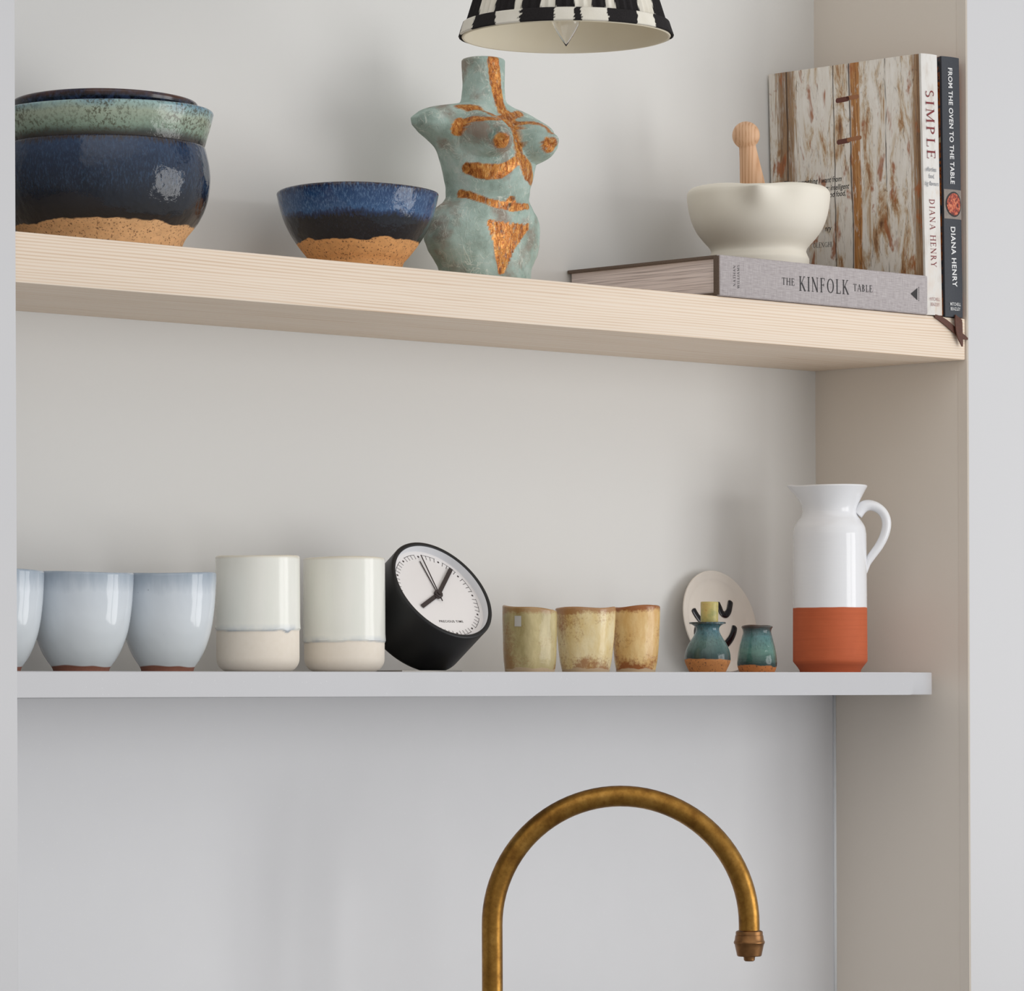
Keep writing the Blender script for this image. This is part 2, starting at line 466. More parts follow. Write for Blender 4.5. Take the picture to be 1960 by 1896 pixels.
# ---- tall cream beakers with bare bottoms
def beaker(px, hw, ytop, yline, Y, label, drip=None):
    sp = Spot(px, 1180, Y, Z_WHITE); s = sp.s; H = sp.z(ytop)
    zl = sp.z(yline)
    R = hw*s; c = 26*s
    outer = [(R-c, 0)] + [(R-c+c*math.sin(a), c-c*math.cos(a)) for a in [PI/2*k/9 for k in range(1, 10)]] + [(R*1.0, H*.6), (R*.996, H-.0018)]
    def line(th):
        w = .0006*math.sin(2*th+px) + .0004*nz(th*1.7, px, 0, 1)*2 + .0003*nz(th*5, px, 3, 1)
        if drip is not None:
            d = (th-drip+PI) % (2*PI)-PI
            w -= .0026*math.exp(-(d/.10)**2)
        return zl+w
    ins = lambda r, z, q: q > .62
    def disp(th, r, z, q):
        if q < .55 and r > R*.5: r += .0007*sstep(line(th)-.0002, line(th)+.0012, z)*(1+.6*sstep(line(th)+.008, line(th), z))
        return r*(1+.003*math.sin(2*th+px)), z+.0004*math.sin(2*th+px)*sstep(.05, H, z)
    def attr(th, r, z, q):
        if q > .55 or z > H-.003: return 1.0
        return sstep(line(th)-.0004, line(th)+.0004, z)
    m = Mat('cream_glaze', (214, 214, 202), .18)
    a = m.attr(); z = m.xyz(2)
    g = m.mix(m.noise(1, 4, .6, m.co((60, 60, 14))), (234, 236, 226), (248, 246, 239))
    d = m.math('SUBTRACT', z, zl)
    blue = m.math('MULTIPLY', m.maprange(d, 0, .006, 1, 0), m.maprange(m.noise(45, 3), .4, .62, .1, .9))
    g = m.mix(m.math('MULTIPLY', blue, .65), g, (172, 184, 200))
    g = m.mix(m.math('MULTIPLY', m.maprange(d, -.0006, .0006, 1, 0), .45), g, (130, 136, 144))
    g = m.mix(m.maprange(z, H-.003, H-.0005, 0, .6), g, (206, 192, 166))
    bare = m.mix(m.noise(220, 4), (238, 227, 211), (245, 236, 223))
    m.color(m.mix(a, bare, g)); m.rough(m.maprange(a, 0, 1, .72, .16)); m.bump(m.noise(45, 2), .1, .003)
    t = thing('beaker', label, 'cup', sp.loc, 'tall cream beakers')
    lathe('beaker_body', vessel_profile(outer, .0036, .006), m.m, t, 192, .0011, disp, attr)
beaker(493.5, 79.2, 1064, 1207, .098, 'taller cream beaker with a glaze drip, beside the grey cups', TOCAM+.83)
beaker(659, 77.2, 1067, 1229, .094, 'tall cream beaker with low glaze line, touching the black clock')

# ---- small ochre cups
def ochre_cup(px, prof, Y, label, tilt, c1, c2, rust, seed, facet=6, mark=False):
    sp = Spot(px, 1220, Y, Z_WHITE)
    outer = spline([(prof[0][0]*sp.s*.97, 0)] + sp.prof(prof), 5)
    H = outer[-1][1]
    m = Mat('ochre_glaze', c1, .25)
    z = m.xyz(2); v = m.co((1, 1, 1), (seed, seed*2, seed))
    base = m.mix(m.maprange(m.noise(1, 4, .6, m.co((70, 70, 28), (seed, 0, 0))), .35, .65), c1, c2)
    n = m.noise(30, 3, .6, v); fine = m.noise(420, 3, .7, v)
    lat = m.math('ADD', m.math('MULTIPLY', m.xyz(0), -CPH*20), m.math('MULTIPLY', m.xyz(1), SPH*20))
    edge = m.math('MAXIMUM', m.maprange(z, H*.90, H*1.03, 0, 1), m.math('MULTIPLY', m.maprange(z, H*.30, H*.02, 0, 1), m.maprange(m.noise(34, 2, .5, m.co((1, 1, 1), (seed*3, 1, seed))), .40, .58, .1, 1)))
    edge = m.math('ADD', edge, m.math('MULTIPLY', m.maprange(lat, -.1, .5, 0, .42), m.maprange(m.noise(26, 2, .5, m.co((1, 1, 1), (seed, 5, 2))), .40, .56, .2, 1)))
    sp_ = m.math('ADD', m.math('MULTIPLY', edge, .42), m.math('ADD', m.math('MULTIPLY', n, .55), m.math('MULTIPLY', fine, .45)))
    amt = m.maprange(sp_, .56, .74, 0, 1)
    col = m.mix(m.math('MULTIPLY', amt, rust), base, (150, 84, 34))
    line = m.math('ADD', z, m.math('MULTIPLY', m.math('SUBTRACT', m.noise(60, 2), .5), .008))
    msk = m.maprange(line, .0028, .0036, 0, 1)
    m.color(m.mix(msk, (196, 172, 142), col)); m.rough(m.maprange(msk, 0, 1, .8, .22)); m.bump(m.noise(70, 3), .3, .003)
    t = thing('cup', label, 'cup', sp.loc, 'small ochre handmade cups')
    def disp(th, r, z, q):
        k = sstep(0, H, z)
        r2 = r*(1+.012*math.cos(facet*th+seed)+.012*math.sin(2*th+seed)+.014*nz(math.cos(th), math.sin(th), z*30+seed, 1.6))
        return r2, z+k*tilt[0]*math.cos(th-TOCAM-tilt[1])+k*.0006*math.sin(3*th+seed)
    lathe('cup_body', vessel_profile(outer, .0032, .006), m.m, t, 112, .0014, disp)
    if mark:
        V, Fc = [], []; n = 8
        for i in range(n+1):
            for j in range(n+1):
                th = TOCAM + math.radians(-33+15*j/n); z_ = sp.z(1200)+(sp.z(1180)-sp.z(1200))*i/n
                r_ = 52.9*sp.s
                r2, z2 = disp(th, r_, z_, 0); r2 += .00025
                V.append(Vector((r2*math.cos(th), r2*math.sin(th), z2)))
        for i in range(n):
            for j in range(n): Fc.append((i*(n+1)+j, i*(n+1)+j+1, (i+1)*(n+1)+j+1, (i+1)*(n+1)+j))
        o = mesh_obj('square_mark', V, Fc, Mat('pale_grey_square', (206, 202, 194), .35).m, t)  # pale grey square patch set just off the cup wall
        o['label'] = 'small pale grey square mark'
    return t
tc = ochre_cup(1014, [(49, 1280), (51, 1262), (52.5, 1225), (53, 1195), (53, 1166)], .100, 'greenish ochre cup, left one of three, with a small square mark', (.0021, -PI/2), (172, 156, 108), (206, 190, 142), .55, 1.3, mark=True)
ochre_cup(1121, [(45.5, 1281), (49, 1262), (53, 1225), (55.5, 1195), (57, 1165)], .096, 'cream ochre cup in front, middle one of the three', (.0006, PI), (224, 198, 138), (238, 222, 180), .75, 4.1)
ochre_cup(1217, [(39, 1279), (42, 1262), (45, 1225), (46.5, 1195), (47.5, 1163)], .104, 'rust-speckled ochre cup, right one of the three', (.0010, PI/2), (216, 172, 106), (236, 206, 148), .95, 7.7)

# ---- two teal pots
sp = Spot(1354.3, 1240, .090, Z_WHITE)
zc = sp.z(1262)
gl = pot_glaze('teal_dark_glaze', [(0, (20, 22, 24)), (.16, (22, 28, 34)), (.35, (52, 76, 74)), (.6, (88, 118, 114)), (.82, (78, 120, 130)), (.93, (66, 96, 104)), (1, (60, 62, 58))],
               zc, .006, (190, 126, 70), (34, 52, 52), .55, 0, sp.z(1190), (300, 300, 40), .08, .010, .2)
outer = spline([(34*sp.s, 0)] + sp.prof([(38, 1279), (43, 1268), (44, 1260), (42.5, 1247), (36.5, 1232), (27, 1217), (22.5, 1206), (24, 1199), (31, 1194)]), 6)
t = thing('candle_pot', 'small teal bulbous pot with flared lip holding a yellow stub', 'candle holder', sp.loc, 'small teal stoneware pots')
pr = [(0, .0005), (30*sp.s, .0005), (31*sp.s, 0)] + outer + [(35*sp.s, sp.z(1193.5)), (35.3*sp.s, sp.z(1191.5)), (34.5*sp.s, sp.z(1190.3)), (20*sp.s, sp.z(1190.8)), (19*sp.s, sp.z(1193)), (19*sp.s, sp.z(1204)), (0, sp.z(1204))]
lathe('pot_body', pr, gl, t, 96, .0012)
m = Mat('mottled_yellow_wax', (188, 172, 96), .4)
cc = m.ramp(m.noise(90, 4, .6), [(.3, (150, 152, 92)), (.5, (192, 178, 108)), (.62, (206, 182, 112)), (.75, (172, 112, 48))]); m.color(cc); m.bump(m.noise(200, 3), .2, .001)
sp_c = Spot(1357.5, 1170, .090, Z_WHITE)
base_c = Z_WHITE + sp.z(1204) + .0002
R = 16.6*sp.s; Hc = sp_c.z(1151.5) - (base_c - Z_WHITE)
t = thing('candle_stub', 'mottled yellow-green stub set upright in the small teal pot', 'candle', (sp_c.P.x, .090, base_c), rot=(0, math.radians(1.2), 0))
lathe('stub_body', [(0, 0), (R*.95, 0), (R, .001), (R*1.02, Hc*.5), (R*1.03, Hc-.0006), (R*.98, Hc), (0, Hc-.0008)], m.m, t, 64, .0015, lambda th, r, z, q: (r*(1+.01*math.sin(3*th)), z))

sp = Spot(1449, 1240, .092, Z_WHITE)
gl = pot_glaze('teal_green_glaze', [(0, (24, 30, 30)), (.2, (46, 70, 66)), (.45, (94, 132, 120)), (.75, (82, 124, 126)), (.9, (60, 80, 82)), (1, (84, 60, 50))],
               sp.z(1274), .008, (196, 120, 62), (40, 66, 62), .5, 0, sp.z(1198), (60, 60, 300), .07, .010, .2)
outer = spline([(33*sp.s, 0)] + sp.prof([(36, 1281), (38.5, 1270), (37.5, 1255), (34.5, 1238), (30.5, 1222), (27.5, 1210), (28, 1204), (30.5, 1199.5)]), 6)
t = thing('pot', 'small open teal pot without lip, nearest the white jug', 'pot', sp.loc, 'small teal stoneware pots')
lathe('pot_body', vessel_profile(outer, .0028, .006), gl, t, 96, .0012, lambda th, r, z, q: (r*(1+.008*math.sin(2*th)), z+.0006*math.sin(2*th+1)*sstep(.02, .04, z)))

# ---- plate leaning on the wall
P = at_y(1375, 1190, .178); s = scale_at(P); Rp = 97.5*s/math.cos(math.radians(13))
m = Mat('cream_plate_glaze', (222, 212, 200), .1)
m.color(m.mix(m.noise(60, 4), (228, 219, 207), (236, 228, 218))); m.bump(m.noise(60, 2), .08, .003)
lean = math.radians(13)
base = Vector((P.x, .178-Rp*math.sin(lean), Z_WHITE))
t = thing('plate', 'small round cream plate with black brush strokes leaning against the back wall', 'plate', tuple(base))
# local frame: plate face normal = -y tilted up; u = x, w = up the plate
Mx = Matrix.Translation((0, Rp*math.sin(lean), Rp*math.cos(lean)+.0006)) @ Matrix.Rotation(PI/2-lean, 4, 'X')
pp = [(0, -.004), (Rp*.6, -.004), (Rp*.9, -.0015), (Rp*.985, .0012), (Rp, .0022), (Rp*.99, .0032), (Rp*.97, .003), (Rp*.86, .0012), (Rp*.70, -.0004), (0, -.0006)]
lathe('plate_body', spline(pp, 4), m.m, t, 128, .002, mtx=Mx)
mm = Mat('edge_clay', (196, 164, 128), .5).m
M_ink = Mat('black_slip', (14, 15, 22), .1).m
def stroke(pts, w):
    M = o_mat[t.name] @ Mx
    q = [on_plane(M, 2, .0, x, y) for x, y in pts]
    q = spline([(v.x, v.y, .0002 + .0022*max(0, (math.hypot(v.x, v.y)/Rp-.62))) for v in q], 6)
    ww = w*s/.72
    n = len(q); rad = []
    for i in range(n):
        d = min(i, n-1-i)/2.5; k = math.sqrt(max(0.04, 1-(1-min(d, 1))**2)); rad.append(ww/2*k)
    V, Fc = tube(q, [(r, r) for r in rad], 14)
    # flatten into a low relief on the plate
    V = [Vector((v.x, v.y, .0002+(v.z-.0002)*.22)) for v in V]
    V = [Mx @ v for v in V]
    return mesh_obj('brush_stroke', V, Fc, M_ink, t)
stroke([(1372.5, 1152), (1377, 1162), (1382, 1173), (1389, 1176), (1394.5, 1170), (1397, 1160), (1398.5, 1149)], 9.5)
stroke([(1326.5, 1164.5), (1331, 1173), (1337, 1182), (1343, 1188)], 9.5)
stroke([(1406.5, 1197), (1404, 1210), (1398, 1223), (1388, 1235)], 10)
stroke([(1331, 1216), (1331.5, 1207), (1333, 1200)], 6)
stroke([(1353.5, 1153), (1353.5, 1160), (1354, 1166)], 6)

# ---- jug
sp = Spot(1588.5, 1120, .096, Z_WHITE); s = sp.s
outer = sp.prof([(58, 1284), (59, 1282), (63, 1276), (69.5, 1268)])
outer[0] = (outer[0][0], 0)
body = sp.prof([(71.5, 1265), (71.3, 1220), (71, 1162), (70.8, 1110), (70.6, 1060), (70.4, 1030)]) + spline(sp.prof([(70.2, 1022), (67.5, 1008), (61, 997), (54.5, 988), (52, 978), (54, 968), (59, 957), (66, 944), (72.5, 932.5)]), 5)
outer = outer + body
zl = sp.z(1163)
m = Mat('white_jug_glaze', (232, 231, 228), .12)
z = m.xyz(2); zz = m.math('ADD', z, m.math('MULTIPLY', m.math('SUBTRACT', m.noise(26, 2), .5), .0022))
msk = m.maprange(zz, zl-.0003, zl+.0003, 0, 1)
ter = m.mix(m.noise(90, 4), (186, 88, 48), (198, 98, 56)); ter = m.mix(m.maprange(m.noise(1, 2, .5, m.co((20, 20, 700))), .4, .7, 0, .25), ter, (168, 78, 42))
ter = m.mix(m.maprange(z, .0082, .0092, .18, 0), ter, (140, 60, 30))
m.color(m.mix(msk, ter, m.mix(m.noise(20, 3), (233, 234, 237), (241, 242, 245)))); m.rough(m.maprange(msk, 0, 1, .75, .1))
m.bump(m.noise(1, 2, .5, m.co((30, 30, 220))), .08, .002)
SPOUT = math.atan2(SPH, -CPH)     # the viewer's left
H = sp.z(932.5)
def jug_disp(th, r, z, q):
    d = (th-SPOUT+PI) % (2*PI)-PI
    k = sstep(sp.z(975), sp.z(931), z)
    e = math.exp(-(d/.38)**2)
    r2 = r + k*k*e*.0048
    z2 = z + k*(e*.0022 - .0006*math.cos(d+.3))
    return r2*(1+.003*math.sin(2*th+.4)), z2
t = thing('jug', 'tall white jug with bare terracotta base and loop handle', 'jug', sp.loc)
lathe('jug_body', vessel_profile(outer, .0038, .01, .003), m.m, t, 144, .002, jug_disp)
mw = Mat('white_handle_glaze', (238, 239, 242), .12).m
hp = []
for x, y, w, f in [(1640, 984, 22, 1), (1650, 972, 21, 1), (1663, 967, 19, 1), (1679, 971, 17, 1), (1692, 983, 16, 1), (1697.5, 1001, 16, 1), (1694, 1022, 15.5, 1), (1684, 1043, 15, 1), (1671, 1061, 14.5, 1), (1660, 1077, 13.5, 1), (1655, 1093, 11, 1), (1651, 1107, 6, 1)]:
    u = (x-1588.5)*s
    hp.append((u, sp.z(y), w*s/2*1.12))
hp = spline(hp, 5)
V, Fc = tube([(CPH*u, -SPH*u, z_) for u, z_, w in hp], [(w*1.35 if False else w, w) for u, z_, w in hp], 20)
# the strap is wider than it is thick
nrm = Vector((SPH, CPH, 0))
V = [v + nrm*(v.dot(nrm))*.45 for v in V]
mesh_obj('handle', V, Fc, mw, t)

# ---- mortar and pestle
Zk_top = None
# the lying book first (dimensions measured on its spine)
A = at_y(1377, 565.8, 0.0008); B = at_y(1775.5, 602, 0.0008); T = at_y(1377, 487.5, 0.0008)
KX0, KX1 = A.x, B.x; KH = T.z - A.z; KD = D_BACK - .0012
kb = (KX0, 0.0002, Z_WOOD+.0003)
t = thing('book', 'thick grey linen book lying flat under the mortar', 'book', kb)
KL = KX1-KX0
m = Mat('grey_linen', (176, 168, 168), .85, spec=.2)
wx = m.noise(1, 2, .6, m.co((1500, 300, 90))); wz = m.noise(1, 2, .6, m.co((90, 300, 1500)))
col = m.mix(m.maprange(wx, .35, .65), (160, 152, 152), (196, 189, 188)); col = m.mix(.5, col, m.mix(m.maprange(wz, .35, .65), (156, 147, 149), (198, 192, 192)))
m.color(col); m.bump(m.math('ADD', wx, wz), .2, .0004); M_linen = m.m
m = Mat('brown_cloth_edge', (104, 88, 76), .9); m.color(m.mix(m.noise(900, 2), (88, 72, 62), (122, 106, 94))); M_edge = m.m
def pages_mat(name, axis, a=(226, 214, 208), b=(178, 164, 160), n=1):
    m = Mat(name, a, .8)
    sc = [6, 6, 6]; sc[axis] = 700*n
    col = m.ramp(m.noise(1, 3, .7, m.co(tuple(sc))), [(.35, b), (.5, a), (.65, tuple(min(255, v+6) for v in a))])
    m.color(col); return m.m
M_pagesK = pages_mat('book_pages', 2, (236, 222, 218), (176, 160, 157), .9)
bt = .0032
bm = box_bm(0, KL, .004, KD, KH-bt, KH, .0007)
box_bm(0, KL, .004, KD, 0, bt, .0007, bm=bm)
box_bm(-.0005, .0012, .0008, .0075, .0008, KH-.0008, .0002, bm=bm)
bm_obj('cover_boards', bm, M_edge, t, True)
bm = bmesh.new()
box_bm(0, KL, 0, .0075, 0, KH, .0016, 3, bm=bm)
bm_obj('spine', bm, M_linen, t, True)
bm_obj('page_block', box_bm(.003, KL-.003, .0074, KD-.003, bt, KH-bt), M_pagesK, t)
book_k, MK = t, o_mat[t.name]
Zk_top = kb[2] + KH

sp = Spot(1452, 430, .088, Zk_top+.0003); s = sp.s
m = Mat('cream_stoneware', (226, 219, 204), .5, spec=.35); m.color(m.mix(m.noise(40, 3), (238, 231, 216), (243, 237, 224))); m.bump(m.noise(300, 2), .05, .001)
yb = HY - (Zk_top+.0003-CZ)/s
outer = [(94*s, 0), (97*s, .0015)] + spline(sp.prof([(96.5, 497), (93, 489), (91, 482), (95, 473.5), (107, 460), (119, 444), (128, 425), (134, 402), (137, 380), (136.5, 371)]), 6)
prof = [(0, .001), (80*s, .001), (84*s, 0)] + outer + spline(sp.prof([(134.5, 367), (129, 362), (121, 361), (114, 365), (108, 375), (100, 400), (80, 435), (45, 460)]), 5) + [(0, sp.z(468))]
SPT = TOCAM + math.radians(-4)
def mortar_disp(th, r, z, q):
    d = (th-SPT+PI) % (2*PI)-PI
    k = sstep(sp.z(440), sp.z(366), z)
    e = math.exp(-(d/.17)**2); e2 = math.exp(-(d/.30)**2)
    side = math.exp(-((abs(d)-.42)/.2)**2)
    r2 = r + k*k*(.0125*e - .0030*side)
    z2 = z - sstep(sp.z(378), sp.z(360), z)*.0038*e2
    return r2, z2
t = thing('mortar', 'wide cream stoneware mortar with pouring lip on the lying grey book', 'mortar', sp.loc)
lathe('mortar_body', prof, m.m, t, 192, .0016, mortar_disp)
ax0 = at_y(1428, 260, .088); ax1 = at_y(1441, 358, .088)
dirn = (ax1-ax0).normalized(); sC = scale_at(ax0)
tip_len = (ax0.z - (Zk_top + sp.z(468) + .004))/(-dirn.z)
zax = -dirn; xax = zax.orthogonal().normalized(); yax = zax.cross(xax)
tip = ax0 + dirn*(tip_len-.0005)
Mp = Matrix((xax, yax, zax)).transposed().to_4x4()
L = tip_len
pr = [(0, 0), (16*sC, .001), (24*sC, .006), (27*sC, .014), (27*sC, .03)] + [(r*sC, L-d*sC) for r, d in [(24.5, 98), (22.5, 80), (19.5, 55), (17.3, 35), (16.2, 24)]]
for k in range(0, 15):
    a = math.asin(16.2/26.5) + (PI-math.asin(16.2/26.5))*k/14
    pr.append((26.5*sC*math.sin(a), L-26.5*sC*math.cos(a)))
pr[-1] = (0, pr[-1][1])
t = thing('pestle', 'turned wooden pestle with ball top standing in the cream mortar', 'pestle', tuple(tip))
lathe('pestle_body', pr, M_pestle, t, 64, .002, mtx=Mp, sharp=50)

# ================================================================== LETTERING
def strokes_serif():
    """capitals as strokes: ('l',x0,y0,x1,y1,w) or ('a',cx,cy,rx,ry,a0,a1,thick,thin); serifs ('s',x,y,len)"""
    TK, TN = .135, .05
    G = {}
    def stem(x): return [('l', x, 0, x, 1, TK), ('s', x, 0, .30), ('s', x, 1, .30)]
    G['I'] = (.30, stem(.15)); G['L'] = (.62, stem(.15)+[('l', .15, .02, .60, .02, TN), ('l', .58, 0, .60, .2, TN)])
    G['E'] = (.66, stem(.15)+[('l', .15, .02, .6, .02, TN), ('l', .15, .98, .56, .98, TN), ('l', .15, .52, .46, .52, TN), ('l', .59, 0, .62, .2, TN), ('l', .56, .82, .56, 1, TN), ('l', .46, .42, .46, .62, TN)])
    G['F'] = (.62, stem(.15)+[('l', .15, .98, .56, .98, TN), ('l', .15, .52, .46, .52, TN), ('l', .56, .82, .56, 1, TN), ('l', .46, .42, .46, .62, TN)])
    G['T'] = (.74, [('l', .37, 0, .37, 1, TK), ('s', .37, 0, .30), ('l', .03, .98, .71, .98, TN), ('l', .03, .80, .04, 1, TN), ('l', .71, .80, .70, 1, TN)])
    G['H'] = (.88, stem(.15)+stem(.73)+[('l', .15, .52, .73, .52, TN)])
    G['N'] = (.90, [('l', .15, 0, .15, 1, TN), ('l', .75, 0, .75, 1, TN), ('l', .12, 1, .76, 0, TK), ('s', .15, 0, .26), ('s', .75, 1, .26), ('s', .1, 1, .14)])
    G['M'] = (1.08, [('l', .14, 0, .17, 1, TN), ('l', .93, 0, .90, 1, TK), ('l', .16, 1, .53, .08, TK), ('l', .53, .08, .9, 1, TN), ('s', .14, 0, .26), ('s', .93, 0, .3), ('s', .1, 1, .16), ('s', .96, 1, .16)])
    G['A'] = (.86, [('l', .10, 0, .43, 1, TN), ('l', .43, 1, .76, 0, TK), ('l', .22, .34, .64, .34, TN), ('s', .1, 0, .24), ('s', .76, 0, .3)])
    G['K'] = (.84, stem(.15)+[('l', .2, .42, .66, 1, TN), ('l', .32, .56, .74, 0, TK), ('s', .66, 1, .24), ('s', .75, 0, .24)])
    G['Y'] = (.80, [('l', .40, 0, .40, .46, TK), ('l', .10, 1, .40, .44, TK), ('l', .40, .44, .70, 1, TN), ('s', .4, 0, .3), ('s', .1, 1, .28), ('s', .7, 1, .24)])
    G['W'] = (1.16, [('l', .08, 1, .34, 0, TK), ('l', .34, 0, .58, 1, TN), ('l', .58, 1, .82, 0, TK), ('l', .82, 0, 1.06, 1, TN), ('s', .08, 1, .26), ('s', 1.06, 1, .22)])
    G['P'] = (.66, stem(.15)+[('a', .2, .74, .38, .26, -90, 90, TK, TN)])
    G['R'] = (.78, stem(.15)+[('a', .2, .74, .36, .26, -90, 90, TK, TN), ('l', .34, .5, .70, 0, TK), ('s', .72, 0, .2)])
    G['B'] = (.70, stem(.15)+[('a', .2, .75, .32, .25, -90, 90, TK, TN), ('a', .2, .26, .40, .26, -90, 90, TK, TN)])
    G['D'] = (.88, stem(.15)+[('a', .2, .5, .56, .5, -90, 90, TK, TN)])
    G['O'] = (.98, [('a', .49, .5, .44, .5, 0, 360, TK, TN)])
    G['G'] = (.94, [('a', .49, .5, .44, .5, 40, 345, TK, TN), ('l', .82, .02, .82, .42, TK), ('s', .8, .42, .26)])
    G['C'] = (.88, [('a', .49, .5, .44, .5, 40, 320, TK, TN)])
    G['S'] = (.62, [('a', .31, .74, .23, .26, 40, 270, TK*.8, TN*1.2), ('a', .31, .25, .26, .25, 90, -140, TK*.8, TN*1.2)])
    G[' '] = (.42, [])
    return G
GL = strokes_serif()
def serif_mesh(text, size, track=.10):
    V, Fc, x = [], [], 0
    def quad(p0, p1, w):
        d = (p1-p0); n = Vector((-d.y, d.x)).normalized()*w/2; i = len(V)
        V.extend([p0-n, p1-n, p1+n, p0+n]); Fc.append((i, i+1, i+2, i+3))
    for ch in text:
        w, st = GL[ch]
        for g in st:
            if g[0] == 'l': quad(Vector((x+g[1], g[2])), Vector((x+g[3], g[4])), g[5])
            elif g[0] == 's':
                yy = g[2]+(.018 if g[2] < .5 else -.018); quad(Vector((x+g[1]-g[3]/2, yy)), Vector((x+g[1]+g[3]/2, yy)), .036)
            else:
                _, cx, cy, rx, ry, a0, a1, tk, tn = g; N = 28; i0 = len(V)
                for k in range(N+1):
                    a = math.radians(a0+(a1-a0)*k/N); t_ = tn+(tk-tn)*abs(math.cos(a))**1.5
                    for sg in (0, -1):
                        V.append(Vector((x+cx+(rx+sg*t_)*math.cos(a), cy+(ry+sg*(t_ if abs(math.cos(a)) > .5 else tn+(tk-tn)*abs(math.cos(a))**1.5))*math.sin(a))))
                for k in range(N): j = i0+2*k; Fc.append((j, j+1, j+3, j+2))
        x += w+track
    x -= track
    return [v*size for v in V], Fc, x*size

def sans_mesh(text, size, bold=0, shear=0, track=1.0):
    cu = bpy.data.curves.new('t', 'FONT'); cu.body = text; cu.size = size; cu.offset = bold; cu.shear = shear; cu.space_character = track; cu.resolution_u = 4
    ob = bpy.data.objects.new('t', cu); COL.objects.link(ob)
    dg = bpy.context.evaluated_depsgraph_get(); dg.update()
    me = bpy.data.meshes.new_from_object(ob.evaluated_get(dg))
    V = [Vector((v.co.x, v.co.y)) for v in me.vertices]; Fc = [tuple(p.vertices) for p in me.polygons]
    bpy.data.objects.remove(ob); bpy.data.curves.remove(cu); bpy.data.meshes.remove(me)
    w = max(v.x for v in V)-min(v.x for v in V); x0 = min(v.x for v in V)
    return [Vector((v.x-x0, v.y)) for v in V], Fc, w

def lay(name, mesh, mat, parent, org, ux, uy, length=None, capf=None, align='c', lift=Vector((0, 0, 0)), label=None):
    """put flat lettering in a thing's local frame: org point, ux reading direction, uy letter-up direction"""
    V, Fc, w = mesh
    k = length/w if length else 1
    ky = capf if capf else k
    off = {'c': -w/2, 'l': 0, 'r': -w}[align]
    ux, uy, org = Vector(ux), Vector(uy), Vector(org)
    P = [org + lift + ux*((v.x+off)*k) + uy*(v.y*ky) for v in V]
    o = mesh_obj(name, P, Fc, mat, parent, False)
    if label: o['label'] = label
    return o

M_black = Mat('printing_ink_black', (38, 35, 36), .6).m
M_maroon = Mat('printing_ink_maroon', (126, 40, 44), .6).m
M_whiteink = Mat('printing_ink_white', (226, 226, 226), .6).m
M_greyink = Mat('printing_ink_grey', (128, 132, 140), .6).m
M_rose = Mat('printing_ink_rose', (176, 140, 136), .6).m

def spine_text_h(M, parent, mesh, mat, x0, x1, y0, y1, capx, plane, name='lettering', lab=None, up=1):
    """horizontal line on a front plane between measured baseline ends"""
    a = on_plane(M, 1, plane, x0, y0); b = on_plane(M, 1, plane, x1, y1)
    ux = (b-a).normalized(); uy = Vector((-ux.z, 0, ux.x))
    L = (b-a).length
    lay(name, mesh, mat, parent, a, ux, uy, L, capx, 'l', label=lab)

sK = scale_at(at_y(1570, 545, 0))
yp = -.00025
spine_text_h(MK, book_k, serif_mesh('THE', 1, .16), M_black, 1497, 1521, 544.5, 546.5, 13.5*sK, yp, 'title_lettering')
spine_text_h(MK, book_k, serif_mesh('KINFOLK', 1, .22), M_black, 1530, 1625, 556.0, 563.5, 27.5*sK, yp, 'title_lettering')
spine_text_h(MK, book_k, serif_mesh('TABLE', 1, .16), M_black, 1633.5, 1670, 556.5, 559.5, 13.5*sK, yp, 'title_lettering')
for txt, xb, y0, y1 in (('NATHAN', 1408, 548, 508), ('WILLIAMS', 1415.5, 552, 507)):
    a = on_plane(MK, 1, yp, xb, y0); b = on_plane(MK, 1, yp, xb, y1)
    lay('author_lettering', serif_mesh(txt, 1, .2), M_black, book_k, a, (0, 0, 1), (-1, 0, 0), (b-a).length, 6.0*sK, 'l')
tri = [on_plane(MK, 1, yp, x, y) for x, y in ((1743, 562), (1756, 551), (1756, 574.5))]
mesh_obj('spine_emblem', tri, [(0, 1, 2)], M_black, book_k, False)
dots = []; fcs = []
for k in range(9):
    c = on_plane(MK, 1, yp, 1758.8, 550+k*3.1)
    i = len(dots); e = .00035
    dots += [c+Vector((-e, 0, -e*1.6)), c+Vector((e, 0, -e*1.6)), c+Vector((e, 0, e*1.6)), c+Vector((-e, 0, e*1.6))]; fcs.append((i, i+1, i+2, i+3))
mesh_obj('emblem_dots', dots, fcs, M_black, book_k, False)

